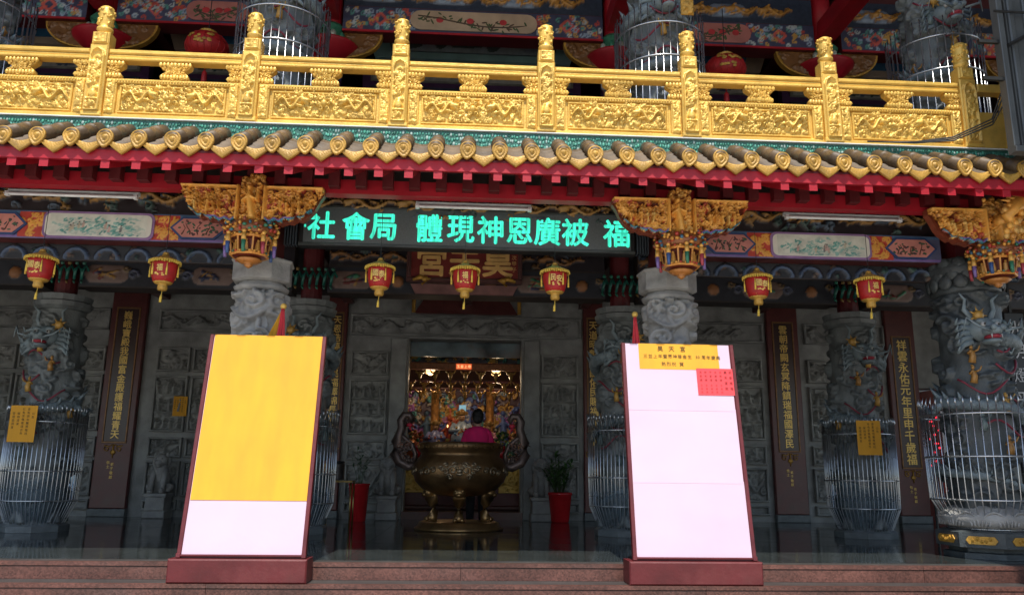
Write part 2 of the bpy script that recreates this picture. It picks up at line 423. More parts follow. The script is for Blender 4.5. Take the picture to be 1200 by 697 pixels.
def wrap_relief(name, R, z0, h, ncirc, cellz, strokes, depth, m, parent, cx, cy, base_col=None, taper=None):
    nz = int(h/cellz); th = np.linspace(0, 2*PI, ncirc, endpoint=False); zs = np.linspace(0, h, nz+1)
    U, Z = np.meshgrid(th*R, zs); W = 2*PI*R; ss = []
    for p, a, b_, c, d in strokes:
        ss.append((p, a, b_, c, d))
        ss.append(([(x-W, z) for x, z in p], a, b_, c, d)); ss.append(([(x+W, z) for x, z in p], a, b_, c, d))
    H, Cc = stamp(U, Z, ss, base_col)
    RR = R + H*depth
    if taper is not None: RR = RR*taper(Z/h)
    A = U/R - PI/2 - PI                                    # u = W/2 faces the camera (-y)
    P = np.stack([cx + RR*np.cos(A), cy + RR*np.sin(A), z0 + Z], -1)
    b = MB(); b.v = [tuple(p) for p in P.reshape(-1, 3)]
    if base_col is not None: b.used = True; b.c = [tuple(c) for c in Cc.reshape(-1, 3)]
    b.f = [(j*ncirc+i, j*ncirc+(i+1) % ncirc, (j+1)*ncirc+(i+1) % ncirc, (j+1)*ncirc+i) for j in range(nz) for i in range(ncirc)]
    b.f.append(tuple(range(ncirc-1, -1, -1))); b.f.append(tuple(nz*ncirc+i for i in range(ncirc)))
    return b.build(name, m, parent, smooth=True)

# ------------------------------------------------------------------ lettering
_glyph = {}
def glyph(ch, extr=0.02, bold=0.012):
    k = (ch, extr, bold)
    if k in _glyph: return _glyph[k]
    cu = bpy.data.curves.new('glyph', 'FONT'); cu.body = ch; cu.size = 1.0; cu.extrude = extr; cu.offset = bold
    cu.align_x = 'CENTER'; cu.align_y = 'CENTER'; cu.resolution_u = 3
    o = bpy.data.objects.new('glyph', cu); COL.objects.link(o)
    bpy.context.view_layer.update()
    me = bpy.data.meshes.new_from_object(o.evaluated_get(bpy.context.evaluated_depsgraph_get()))
    xs = [v.co.x for v in me.vertices]; ys = [v.co.y for v in me.vertices]
    cx = (min(xs)+max(xs))/2 if xs else 0; cy = (min(ys)+max(ys))/2 if ys else 0
    vs = [(v.co.x-cx, v.co.z, v.co.y-cy) for v in me.vertices]   # upright, facing -y
    fs = [tuple(reversed(p.vertices)) for p in me.polygons]
    bpy.data.objects.remove(o); bpy.data.curves.remove(cu); bpy.data.meshes.remove(me)
    _glyph[k] = (vs, fs)
    return _glyph[k]
def letter(b, ch, x, y, z, size, sx=1.0, extr=0.02, bold=0.012, M=None, sh=0.0):
    bold = 0.0 if bold < .02 else .004
    vs, fs = glyph(ch, extr, bold)
    p = [Vector((v[0]*size*sx, v[1]*size, v[2]*size)) for v in vs]
    if M is not None: p = [M @ q for q in p]
    b.add([(q.x+x, q.y+y, q.z+z) for q in p], fs)
    if sh:
        for k, (dx, dz) in enumerate(((sh, 0), (0, sh), (-sh, 0), (0, -sh))): b.add([(q.x+x+dx*size, q.y+y+.0006*(k+1), q.z+z+dz*size) for q in p], fs)
# ================================================================== SETTING
GX = (2.25, 5.7)                                            # column grid
g = MB(); g.add([(-400,-400,-0.48),(400,-400,-0.48),(400,400,-0.48),(-400,400,-0.48)], [(0,1,2,3)])
struct(g.build('ground', concrete))
# temple floor: a bed with separate polished slabs
fb = struct(MB().box(-11, 11, 7.80, 26, -0.6, -0.006).build('temple_floor', black_metal))
sl = MB().box(0, 1.096, 0, 0.996, -0.03, 0).build('floor_slab', floor_m, fb)
first = True
for j in range(14):
    for i in range(20):
        x = -11 + 1.1*i; y = 8.0 + 1.0*j
        if first: sl.location = (x, y, 0); first = False
        else: share(sl, fb, (x, y, rnd.uniform(-.0006, .0006)))
# granite edge and steps
def step(y0, y1, ztop, zbot, seg, lip):
    m = struct(MB().box(-11, 11, y0+0.03, y1, zbot, ztop-0.005).build('step', granite))
    n = 10; w = 22.0/n
    p = MB().box(0, w-0.003, y0-lip, y0+.05, ztop-0.034, ztop).build('nosing', granite, m, bevel=0.006)
    p2 = MB().box(0, w-0.003, y0+.052, y1-0.004, ztop-0.034, ztop-.002).build('tread', mat('worn_grey_granite', (.055, .05, .048), .5, 0, .3, 4, .1, 60), m)
    p3 = MB().box(0, w-0.004, y0-0.004, y0+0.028, zbot, ztop-0.040).build('riser', granite, m, bevel=0.003)
    for k in range(n):
        for pp in (p, p2, p3):
            if k == 0: pp.location = (-11, 0, 0)
            else: share(pp, m, (-11 + w*k, 0, 0))
step(7.775, 8.0, 0.0, -0.15, 0, 0.012)
step(7.47, 7.80, -0.15, -0.32, 0, 0.012)
step(7.15, 7.50, -0.32, -0.48, 0, 0.012)

# ================================================================== TEMPLE BUILDING (walls, slabs, ceilings)
T = thing('temple_building', 'two storey temple building with carved grey stone wall, dark ceilings and painted beams', 'temple', (0, 15.2, 0))
WALLY = 15.2
def wall_piece(x0, x1, z0, z1): MB().box(x0, x1, WALLY, WALLY+0.35, z0, z1).build('wall', stone_wall, T)
wall_piece(-11, -1.08, 0, 4.12); wall_piece(1.06, 8.82, 0, 4.12); wall_piece(-1.077, 1.057, 3.32, 4.12)
wall_piece(9.75, 11, 0, 4.12); wall_piece(8.823, 9.747, 2.55, 4.12)
MB().box(-11, -10.7, 9.5, 15.19, 0, 4.12).build('side_wall', stone_wall, T)
MB().box(10.7, 11, 11.5, 15.19, 0, 4.12).build('side_wall', stone_wall, T)
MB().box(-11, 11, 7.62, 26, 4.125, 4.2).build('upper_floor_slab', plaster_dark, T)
# pale side passage behind the open side doorway
MB().box(8.4, 10.4, 16.6, 16.7, 0, 4.1).build('passage_wall', mat('pale_plaster', (0.6, 0.62, 0.62), 0.8, 0, 0.1, 2), T)

def framed_panel(x0, x1, z0, z1, strokes, depth=0.05, m=stone_wall, cell=0.018, y=WALLY, par=None):
    par = par or T
    fw = 0.035
    f = MB()
    f.bbox(x0, x1, y-0.095, y-0.002, z0, z0+fw, .012); f.bbox(x0, x1, y-0.095, y-0.002, z1-fw, z1, .012)
    f.bbox(x0, x0+fw, y-0.094, y-0.002, z0+fw+.001, z1-fw-.001, .008); f.bbox(x1-fw, x1, y-0.094, y-0.002, z0+fw+.001, z1-fw-.001, .008)
    p = f.build('panel_frame', m, par)
    relief('carving', x0+fw, y-0.004, z0+fw, x1-x0-2*fw, z1-z0-2*fw, cell, strokes, depth, m, p)
def panel_stack(x0, x1, seed, zt=3.2):
    w = x1-x0-.07
    rows = [(0.12, 0.30, 'plain'), (0.36, 0.98, 'dr'), (1.04, 1.40, 'fl'), (1.50, 2.52, 'fig'), (2.60, 3.05, 'fl')]
    for k, (a, b, kind) in enumerate(rows):
        h = b-a-.07
        if kind == 'dr': st = dragon(w*.3, w*.95, h*.5, h*.25, h*.085, seed, waves=1.2) + scrolls(w, h, 26, .07, seed+1, amp=.7)
        elif kind == 'fl': st = flowers(w, h, 9, seed+k) + scrolls(w, h, 14, .05, seed+k, amp=.7)
        elif kind == 'fig':
            st = figures(w, h*.3, 4, seed) + [([(x, z+h*.34) for x, z in p], a_, b_, c, d) for p, a_, b_, c, d in figures(w, h*.3, 3, seed+3)] \
               + [([(x, z+h*.68) for x, z in p], a_, b_, c, d) for p, a_, b_, c, d in figures(w, h*.3, 4, seed+5)]
            st += [([(0, h*t), (w, h*t)], .02, .02, .8, None) for t in (.01, .335, .67)] + scrolls(w, h, 30, .05, seed+9, amp=.6)
        else: st = []
        framed_panel(x0, x1, a, b, st, 0.12)
# stone pilasters beside the door, panels, friezes
for s in (-1, 1):
    x0 = -1.42 if s < 0 else 1.09
    MB().bbox(x0+.01, x0+.31, WALLY-.13, WALLY-.001, 0.0, 3.30, .012).build('door_pilaster', stone_wall, T)
    a, b = (-2.16, -1.46) if s < 0 else (1.44, 2.14)
    panel_stack(a, b, 11 if s < 0 else 31)
for k, (a, b) in enumerate(((-5.72, -5.12), (-5.06, -4.3), (-4.24, -3.5), (-3.44, -2.7), (2.72, 3.4), (3.46, 4.2), (4.26, 4.95), (5.0, 5.72), (6.62, 7.35), (7.4, 8.1), (-7.4, -6.65), (-8.2, -7.45), (-9.0, -8.25), (-9.8, -9.05))):
    panel_stack(a, b, 50+7*k)
for (a, b, sd) in ((-2.2, 2.2, 5), (-5.75, -2.65, 6), (2.68, 5.78, 8), (6.6, 8.2, 9), (-9.8, -6.65, 12)):
    w = b-a-.07; h = .4-.07
    st = []
    for c in range(max(1, int(w/1.4))):
        st += dragon(c*1.4+.1, c*1.4+1.2, h*.5, h*.24, h*.09, sd+c)
    framed_panel(a, b, 3.36, 3.76, st + scrolls(w, h, int(w*9), .06, sd, amp=.6), .11)
# maroon lintel canopy above the door
MB().prism([(-.98, 3.80), (.95, 3.80), (.80, 4.04), (-.83, 4.04)], WALLY-.22, WALLY-.01).build('door_canopy', maroon_wood, T)
for s in (-1, 1):
    MB().bbox(s*1.0-.035-.01, s*1.0+.035-.01, WALLY-.26, WALLY-.23, 3.78, 4.06).build('canopy_bracket', gold_dim, T)
MB().box(-1.0, 0.97, WALLY-.25, WALLY-.222, 3.77, 3.80).build('canopy_rail', maroon_wood, T)

# inner beam row (between the caged columns), painted
BY = 11.3
RED, DRED, GOLD, DGOLD = (.42, .03, .025), (.14, .018, .018), (.58, .33, .06), (.30, .16, .03)
TEAL, BLUE, NAVY, GREEN, PINK, CREAM, ORANGE, PURPLE = (.04, .22, .22), (.05, .13, .34), (.015, .02, .06), (.03, .16, .08), (.58, .23, .19), (.62, .56, .45), (.6, .2, .05), (.22, .12, .36)
def inner_beam(x0, x1, seed):
    q = random.Random(seed)
    MB().box(x0, x1, BY, BY+.34, 3.31, 3.72).build('inner_beam', dark_wood, T)
    w = x1-x0; st = []
    n = max(3, int(w/.62)); c = w/n
    for i in range(n):
        x = c*(i+.5)
        if i % 2 == 0:
            st.append(([(x-.17, .17), (x+.17, .17)], .13, .13, .3, (.17, .11, .09)))
            st += [([(x+q.uniform(-.18, .18), .17+q.uniform(-.08, .08)), (x+q.uniform(-.18, .18), .17+q.uniform(-.08, .08))], .022, .012, .9, q.choice((DRED, NAVY, DGOLD, GREEN))) for _ in range(7)]
        else:
            st.append(([(x, .16), (x+.001, .16)], .085, .08, .9, (.28, .12, .045)))
        st.append((spiral(x+c*.5, .17, .07), .016, .01, .8, (.07, .08, .13)))
        st.append((spiral(x+c*.36, .25, .05, 1.2, -1), .014, .01, .8, (.16, .1, .04)))
    relief('painted_carving', x0, BY-.004, 3.33, w, .36, .018, st, .05, painted, T, base_col=(.022, .024, .032))
    st = []
    for i in range(max(2, int(w/.75))):
        x = .1+i*.75
        st += dragon(x, x+.6, .12, .05, .026, seed+i, (.30, .14, .045), 1.3)
    st += scrolls(w, .26, int(w*8), .05, seed, cols=[(.06, .09, .13), (.17, .09, .035), (.05, .08, .07)])
    MB().box(x0, x1, BY+.03, BY+.3, 3.722, 4.0).build('inner_beam', dark_wood, T)
    relief('dragon_frieze', x0, BY+.026, 3.73, w, .26, .018, st, .06, painted, T, base_col=(.02, .015, .02))
inner_beam(-2.0, 2.0, 3); inner_beam(-5.45, -2.5, 4); inner_beam(2.5, 5.45, 5); inner_beam(-9, -5.95, 6); inner_beam(5.95, 9, 7)
MB().box(-9, 9, BY+.05, BY+.3, 4.0, 4.124).build('inner_beam', dark_wood, T)
# cross beams of the porch ceiling
for x in (-7.8, -5.7, -3.9, -2.25, 0, 2.25, 3.9, 5.7, 7.8):
    MB().box(x-.09, x+.09, 8.95, 15.18, 3.96, 4.124).build('ceiling_joist', maroon_wood, T)

# front beams (side bays) with painted cartouches: hexagon, white landscape, hexagon
FBY = 8.56
def front_beam(x0, x1, seed):
    MB().box(x0, x1, FBY, FBY+.26, 3.22, 3.53).build('front_beam', maroon_wood, T)
    w = x1-x0; h = .31; q = random.Random(seed); st = []
    xm = w/2
    # gold-orange fret fields
    for xx in (xm-.68, xm+.68): st += scrolls(.3, h, 0, .03, seed)
    relief('beam_face', x0, FBY-.003, 3.22, w, h, .02, [([(0, .02), (w, .02)], .02, .02, 1, PURPLE), ([(0, h-.02), (w, h-.02)], .02, .02, 1, (.06, .18, .32))], .004, painted, T, base_col=(.10, .11, .20))
    for sx in (-1, 1):
        cx = x0+xm+sx*.69
        fst = [([(x+.02, z+.02) for x, z in p], a, b, c, (.72, .34, .06)) for p, a, b, c, d in scrolls(.28, .24, 22, .035, seed+sx+3, rad=.3)]
        relief('fret_field', cx-.155, FBY-.008, 3.235, .31, .28, .011, fst, .012, painted, T, base_col=(.48, .05, .03))
        # hexagonal pink field
        a, b = (x0+.05, cx-.06) if sx < 0 else (cx+.06, x1-.05)
        e = .13
        hexo = lambda i: [(a+i*1.4, 3.375), (a+e+i*.5, 3.25+i), (b-e-i*.5, 3.25+i), (b-i*1.4, 3.375), (b-e-i*.5, 3.50-i), (a+e+i*.5, 3.50-i)]
        MB().prism(hexo(0), FBY-.026, FBY-.0045).build('panel_border', mat('navy_paint', (.03, .06, .17), .5), T)
        hp = hexo(.022)
        pk = MB().prism(hp, FBY-.031, FBY-.0265).build('painted_field', mat('pink_paint', (.56, .22, .18), .55, 0, .2, 6, dirt=(.4, .14, .12), dirt_amt=.4), T)
        br = MB()                                           # branches and leaves, painted on
        cx2 = (a+b)/2; L = b-a
        for k in range(4):
            p = [(cx2+(-.28+.14*k)*L + .09*L*t*math.sin(k*2+3*t), FBY-.033, 3.30+.15*t*(.6+.4*q.random())) for t in (0, .35, .7, 1)]
            br.C((.10, .05, .03)).tube(p, [.007, .006, .004, .003], 5)
        for k in range(34):
            x = cx2+q.uniform(-.34, .34)*L; z = 3.375+q.uniform(-.075, .075)
            br.C(q.choice(((.03, .09, .04), (.06, .12, .07), (.12, .04, .04), (.05, .05, .05)))).blob((x, FBY-.032, z), (q.uniform(.012, .028), .003, q.uniform(.007, .014)), 7, 5, Matrix.Rotation(q.uniform(-1, 1), 3, 'Y'))
        br.build('painted_branch', painted, pk)
    # white cartouche with rounded ends
    a, b = x0+xm-.56, x0+xm+.56
    def rr(a, b, z0, z1, r):
        o = []
        for (cx, cz, s0) in ((b-r, z0+r, -PI/2), (b-r, z1-r, 0), (a+r, z1-r, PI/2), (a+r, z0+r, PI)):
            o += [(cx+r*math.cos(s0+PI/2*t/4), cz+r*math.sin(s0+PI/2*t/4)) for t in range(5)]
        return o
    MB().prism(rr(a-.025, b+.025, 3.225, 3.525, .07), FBY-.028, FBY-.0046).build('panel_border', mat('violet_paint', (.28, .16, .34), .5), T)
    wp = MB().prism(rr(a, b, 3.25, 3.50, .06), FBY-.034, FBY-.0285).build('painted_field', mat('cream_paint', (.68, .66, .58), .5, 0, .1, 5), T)
    st = []
    for k in range(150):                                    # dabs of teal hills, foliage and small figures
        cl = q.choice((.25, .45, .62, .8)); x = q.gauss(cl, .075)*1.02; z = abs(q.gauss(.07, .05)) if k % 3 else q.uniform(.02, .2); an = q.uniform(-.6, .9); L = q.uniform(.008, .03)
        c = q.choice(((.14, .36, .32), (.26, .46, .41), (.09, .28, .25), (.44, .53, .46), (.5, .54, .47), (.34, .48, .43)))
        st.append(([(x-L*math.cos(an), z-L*math.sin(an)), (x+L*math.cos(an), z+L*math.sin(an))], q.uniform(.008, .018), .006, .4+q.random()*.2, c))
    for k in range(7):
        x = q.uniform(.2, .85); z = q.uniform(.06, .15)
        st.append(([(x, z-.03), (x+.006, z+.018)], .014, .009, .8, q.choice(((.5, .34, .28), (.58, .36, .33), (.14, .16, .16), (.5, .44, .33)))))
        st.append(([(x-.02, z), (x+.022, z+.008)], .006, .005, .8, (.3, .25, .22)))
        st.append(([(x+.004, z+.033), (x+.005, z+.033)], .009, .008, .9, (.10, .08, .07)))
    relief('painting', a+.05, FBY-.0355, 3.258, 1.02, .234, .009, st, .0, painted, wp, base_col=(.62, .63, .55), flat=True)
front_beam(-5.4, -2.58, 21); front_beam(2.58, 5.4, 33); front_beam(-9.0, -5.98, 44); front_beam(6.0, 9.0, 45)
# carved dark-gold frieze above the front beams, and red infill posts over the columns
for (a, b, sd) in ((-9.0, -5.9, 61), (-5.45, -2.45, 62), (-2.0, 2.0, 63), (2.45, 5.45, 64), (5.9, 9.0, 65)):
    MB().box(a, b, FBY+.06, FBY+.24, 3.54, 4.124).build('frieze_board', dark_wood, T)
    w = b-a; st = []
    for i in range(int(w/.6)): st += dragon(.08+i*.6, .58+i*.6, .16, .05, .028, sd+i, (.36, .19, .05), 1.3)
    st += scrolls(w, .34, int(w*9), .05, sd, cols=[(.28, .15, .04), (.05, .09, .08), (.07, .10, .14)])
    relief('dragon_frieze', a, FBY+.056, 3.56, w, .34, .016, st, .07, painted, T, base_col=(.02, .012, .014))
for (a, b) in ((-5.45, -2.45), (2.45, 5.45)):
    st = []
    for i in range(9): st.append(([(.17+.33*i+.12*math.cos(t), .12*math.sin(t)) for t in np.linspace(0, PI, 9)], .02, .02, 1, (.06, .09, .15)))
    MB().box(a, b, FBY+.2, FBY+.26, 3.04, 3.218).build('apron_board', dark_wood, T)
    relief('apron_carving', a, FBY+.197, 3.05, 3.0, .165, .015, st+scrolls(3.0, .16, 24, .035, 9, cols=[(.1, .06, .04), (.03, .07, .06)]), .04, painted, T, base_col=(.012, .012, .016))
for x in (-5.7, -2.25, 2.25, 5.7):
    MB().box(x-.17, x+.17, 8.5, 8.88, 3.06, 4.12).build('column_head', maroon, T)
    MB().lathe([(.15, 3.0), (.15, 4.12)], 16, x, 11.47).build('column_head', maroon, T)
# green carved figures clustered on the inner column heads
for k, x in enumerate((-5.7, -2.25, 2.25, 5.7)):
    b = MB(); q = random.Random(k)
    for i in range(7):
        xx = x-.3+.1*i; b.C((.02, .13, .10)); b.tube([(xx, BY-.05, 3.40), (xx+.02, BY-.09, 3.52), (xx+.045, BY-.06, 3.6), (xx+.085, BY-.05, 3.52)], [.02, .026, .024, .018], 6)
        b.C(q.choice(((.03, .2, .13), (.05, .16, .12), (.25, .16, .05)))).blob((xx+.03, BY-.08, 3.63), .028, 7, 5)
        b.tube([(xx, BY-.05, 3.38), (xx+.02, BY-.08, 3.34)], [.022, .01], 5)
    b.build('green_bracket_carving', painted_gloss, T, True)

# hall behind the door
HW = mat('hall_wall', (.10, .035, .03), .6, 0, .4, 3)
MB().box(-3.0, -2.9, 15.56, 21, 0, 4.12).build('hall_wall', HW, T); MB().box(2.9, 3.0, 15.56, 21, 0, 4.12).build('hall_wall', HW, T)
MB().box(-2.898, 2.898, 20.9, 21, 0, 4.12).build('hall_wall', HW, T)
MB().box(-1.2, 1.2, 15.16, 15.55, -.005, .13).build('door_sill', maroon_wood, T)

# ---------------------------------------------------------------- upper storey of the building
UZ = 4.2
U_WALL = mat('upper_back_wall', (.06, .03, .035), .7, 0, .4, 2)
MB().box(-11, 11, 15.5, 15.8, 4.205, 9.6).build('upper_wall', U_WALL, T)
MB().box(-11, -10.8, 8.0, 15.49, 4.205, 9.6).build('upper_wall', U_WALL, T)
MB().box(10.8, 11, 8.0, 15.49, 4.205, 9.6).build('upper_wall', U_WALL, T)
MB().box(-11, 11, 6.9, 16.2, 9.2, 9.4).build('upper_roof', maroon, T)
MB().box(-11, 11, 6.75, 6.9, 8.3, 9.3).build('upper_fascia', red_paint, T)
UBY = 11.47
def upper_beam(x0, x1, seed, tone):
    w = x1-x0; q = random.Random(seed); h = .42
    MB().box(x0, x1, UBY, UBY+.3, 7.53, 7.97).build('upper_beam', maroon, T)
    MB().box(x0, x1, UBY-.02, UBY-.001, 7.53, 7.565).build('beam_edge', red_paint, T)
    st = []
    for sx in (.2, w-.95):                                   # fret ends in blue, white and red
        for i in range(64): st.append((spiral(sx-.15+q.uniform(0, 1.05), q.uniform(.03, .38), .045, 1.0, q.choice((-1, 1)), q.uniform(0, 6)), .013, .010, .6+.3*q.random(), q.choice(((.45, .52, .55), (.10, .32, .30), (.3, .4, .55), (.5, .08, .06), (.55, .32, .08)))))
        st.append(([(sx+.38, .1), (sx+.48, .2), (sx+.38, .3), (sx+.28, .2), (sx+.38, .1)], .02, .02, .9, (.6, .12, .1)))
    relief('beam_painting', x0, UBY-.004, 7.57, w, h-.02, .02, st, .008, painted, T, base_col=(.055, .065, .13))
    a, b = x0+1.05, x1-1.05
    r = .16; o = []
    for (cx, cz, s0) in ((b-r, 7.60+r, -PI/2), (b-r, 7.93-r, 0), (a+r, 7.93-r, PI/2), (a+r, 7.60+r, PI)):
        o += [(cx+r*math.cos(s0+PI/2*t/4), cz+r*math.sin(s0+PI/2*t/4)) for t in range(5)]
    f = MB().prism(o, UBY-.03, UBY-.0125).build('painted_field', mat('beam_'+('cream' if tone else 'rose'), (.5, .38, .27) if tone else (.45, .17, .15), .6, 0, .2, 4), T)
    br = MB()
    br.C((.09, .06, .04)).tube([(a+.12+(b-a-.3)*t, UBY-.033, 7.76+.08*math.sin(4*t+seed)) for t in np.linspace(0, 1, 14)], [.012]*13+[.004], 5)
    for k in range(46):
        t = q.random(); x = a+.12+(b-a-.3)*t; z = 7.76+.08*math.sin(4*t+seed)+q.uniform(-.09, .09)
        br.C(q.choice(((.05, .10, .04), (.09, .12, .05), (.10, .06, .04)))).blob((x, UBY-.033, z), (q.uniform(.03, .06), .003, .014), 7, 5, Matrix.Rotation(q.uniform(-1.3, 1.3), 3, 'Y'))
    for k in range(3):
        t = .25+.25*k+q.uniform(-.05, .05); br.C((.5, .04, .05)).blob((a+.1+(b-a-.2)*t, UBY-.035, 7.77), (.06, .004, .05), 9, 6)
    br.build('painted_branch', painted, f)
    # gold figures and fan-shaped windows standing along the top of the beam
    MB().box(x0, x1, UBY+.02, UBY+.28, 7.973, 9.19).build('upper_frieze', mat('upper_frieze_paint', (.10, .025, .03), .6), T)
    st = []
    for i in range(int(w/.55)): st += dragon(.05+i*.55, .5+i*.55, .18, .06, .035, seed+i, (.52, .27, .06), 1.2)
    for i in range(int(w/1.1)): st.append(([(.55+i*1.1-.2, .2), (.55+i*1.1+.2, .2)], .11, .11, .5, (.22, .30, .42)))
    relief('gold_frieze', x0, UBY+.016, 7.99, w, .45, .02, st, .08, painted_gloss, T, base_col=(.04, .06, .10))
    # quarter-round gold brackets under both ends
    for s, xx in ((1, x0), (-1, x1)):
        o = [(xx, 7.525), (xx, 7.10)] + [(xx+s*.62*math.sin(t), 7.525-.42*math.cos(t)) for t in np.linspace(.15, PI/2, 8)]
        if s < 0: o = o[::-1]
        p = MB().prism(o, UBY+.06, UBY+.16).build('gold_bracket', gold_dim, T)
        br = scrolls(.6, .4, 22, .05, seed+s)
        relief('carving', xx if s > 0 else xx-.6, UBY+.056, 7.12, .6, .40, .016, br, .04, painted_gloss, p, base_col=(.20, .09, .03),
               mask=(lambda u, z, s=s: ((u/.6 if s > 0 else 1-u/.6)**2 + ((.40-z)/.40)**2) < .95)) if True else None
    # ceiling coffer behind the beam, a painted panel in a wide border
    zc = 8.0
    m_b = mat('coffer_border', (.30, .52, .52), .6, 0, .2, 3) if tone else mat('coffer_border_cream', (.6, .48, .36), .6, 0, .2, 3)
    m_p = mat('coffer_landscape', (.13, .18, .2), .6, 0, .9, 1.6, dirt=(.32, .36, .42), dirt_amt=.8) if tone else mat('coffer_blue', (.06, .24, .46), .6, 0, .4, 1.2, dirt=(.08, .2, .34), dirt_amt=.5)
    def trap(xa, xb, z0, z1, e, y0, y1): return MB().prism([(xa+e, z0), (xb-e, z0), (xb, z1), (xa, z1)], y0, y1)
    trap(x0+.05, x1-.05, 7.93, 8.75, .28, 12.95, 13.05).build('coffer_frame', m_b, T)
    cp = trap(x0+.42, x1-.42, 8.05, 8.72, .20, 12.93, 12.949).build('coffer_panel', m_p, T)
    if tone:
        lst = [([(.2+.13*k, .1+.25*abs(math.sin(k*1.3))), (.5+.13*k, .12+.2*abs(math.sin(k*.9)))], .10, .04, .5+.01*(k % 7), q.choice(((.05, .12, .10), (.3, .36, .42), (.5, .55, .62), (.12, .16, .16), (.22, .10, .09)))) for k in range(18)]
        relief('painting', x0+.62, 12.926, 8.06, x1-x0-1.24, .62, .02, lst, 0, painted, cp, base_col=(.42, .5, .55), flat=True)
    MB().box(x0, x1, 13.9, 14.1, 7.35, 8.40).build('upper_rear_beam', mat('rear_beam_violet', (.10, .04, .12), .5), T)
    rp = MB().bbox(x0+.15, x1-.15, 13.86, 13.898, 7.95, 8.30, .01).build('painted_field', mat('rear_panel', (.30, .30, .26), .6, 0, .5, 3), T)
    lst = [([(q.uniform(0, x1-x0-.4), q.uniform(.03, .27)), (q.uniform(0, x1-x0-.4), q.uniform(.03, .27))][:1]*2, .05, .05, .6, c_) for c_ in [q.choice(((.05, .09, .08), (.4, .44, .5), (.2, .08, .06), (.08, .12, .2))) for _ in range(40)]]
    lst = [([p[0], (p[0][0]+.18, p[0][1]+.02)], .03, .012, a_, c_) for p, _, _, a_, c_ in lst]
    relief('painting', x0+.2, 13.856, 7.98, x1-x0-.4, .29, .025, lst, 0, painted, rp, base_col=(.5, .5, .45), flat=True)
    MB().bbox(x0+.15, x1-.15, 13.86, 13.898, 7.45, 7.85, .01).build('painted_field', mat('rear_panel_dark', (.05, .06, .10), .5), T)
upper_beam(-2.05, 2.05, 71, True); upper_beam(-5.5, -2.45, 72, False); upper_beam(2.45, 5.5, 73, False); upper_beam(5.95, 9.0, 74, False); upper_beam(-9, -5.95, 75, False)
# diagonal and cross beams over the balcony
for x in (-5.7, -2.25, 2.25, 5.7):
    MB().box(x-.14, x+.14, 8.9, 11.46, 7.72, 8.02).build('cross_beam', red_paint, T)
    MB().box(x-.09, x+.09, 8.9, 15.4, 8.5, 8.7).build('cross_beam', maroon, T)
    b = MB()
    b.C((.34, .30, .24)).lathe([(.17, 4.21), (.17, 6.95)], 16, x, UBY+.15)
    b.build('upper_inner_column', painted, T, True)
    MB().lathe([(.12, 7.02), (.30, 7.12), (.44, 7.26), (.46, 7.30), (.40, 7.32), (.2, 7.30)], 28, x, UBY+.15).build('lotus_disc', red_paint, T, True)
    b = MB().C((.05, .22, .14))
    b.lathe([(.2, 7.31), (.25, 7.40), (.19, 7.50), (.24, 7.6), (.18, 7.68)], 18, x, UBY+.15)
    for k in range(10):
        a = 2*PI*k/10; b.C((.05, .24, .15) if k % 2 else (.4, .45, .4)).blob((x+.24*math.cos(a), UBY+.15+.24*math.sin(a), 7.44), (.05, .05, .07), 7, 5)
    b.build('leaf_capital', painted_gloss, T, True)
    MB().lathe([(.16, 7.68), (.16, 9.19)], 16, x, UBY+.15).build('upper_inner_column', red_paint, T, True)
    b = MB(); q = random.Random(int(x*10))
    for k in range(8):
        a = 2*PI*k/8; b.C(q.choice(((.06, .1, .3), (.5, .5, .48), (.4, .07, .05)))).blob((x+.17*math.cos(a), UBY+.15+.17*math.sin(a), 6.85), (.05, .05, .09), 7, 5)
    b.build('painted_collar', painted, T, True)
# ================================================================== TILED EAVE
E_ = thing('tiled_eave', 'eave roof with brown barrel tiles, gold disc ends and red painted fascia', 'roof', (0, 7.1, 3.6))
SP = 0.302; SL = math.atan2(0.29, 0.50)
def o_local(b, name, m, smooth=True):                         # mesh in its own coordinates, hidden nowhere: first user places it
    me_o = b.build(name, m, None, smooth); return me_o
# barrel tile: axis along +y rising, front end at the origin
def barrel():
    b = MB(); n = 12; r = .072; seg = []
    L = .56
    prof = [(0, r), (.16, r), (.165, r*1.1), (.19, r*1.1), (.195, r), (.37, r), (.375, r*1.1), (.40, r*1.1), (.405, r), (L, r*.98)]
    vs = []; fs = []
    c, s = math.cos(SL), math.sin(SL)
    for (t, rr) in prof:
        for j in range(n):
            q = 2*PI*j/n; u, w = rr*math.cos(q), rr*math.sin(q)
            vs.append((u, t*c - w*s, t*s + w*c))
    for i in range(len(prof)-1):
        for j in range(n): fs.append((i*n+j, i*n+(j+1) % n, (i+1)*n+(j+1) % n, (i+1)*n+j))
    fs.append(tuple(range(n-1, -1, -1))); fs.append(tuple((len(prof)-1)*n+j for j in range(n)))
    return b.add(vs, fs)
def disc():
    b = MB(); n = 22
    def ring(k): return [((k*.076*math.cos(2*PI*j/n)), k*.076*math.sin(2*PI*j/n) - (max(0, -math.sin(2*PI*j/n))**5)*.030*k) for j in range(n)]
    lay = [(1.0, .0), (1.0, -.022), (.88, -.030), (.80, -.020), (.62, -.020), (.55, -.030), (.47, -.021), (.30, -.021), (.22, -.032), (.0, -.036)]
    vs = []; fs = []
    for (k, y) in lay: vs += [(x, y, z) for x, z in ring(max(k, .01))]
    for i in range(len(lay)-1):
        for j in range(n): fs.append((i*n+j, (i+1)*n+j, (i+1)*n+(j+1) % n, i*n+(j+1) % n))
    fs.append(tuple(range(n))); fs.append(tuple((len(lay)-1)*n+j for j in range(n-1, -1, -1)))
    return b.add(vs, fs)
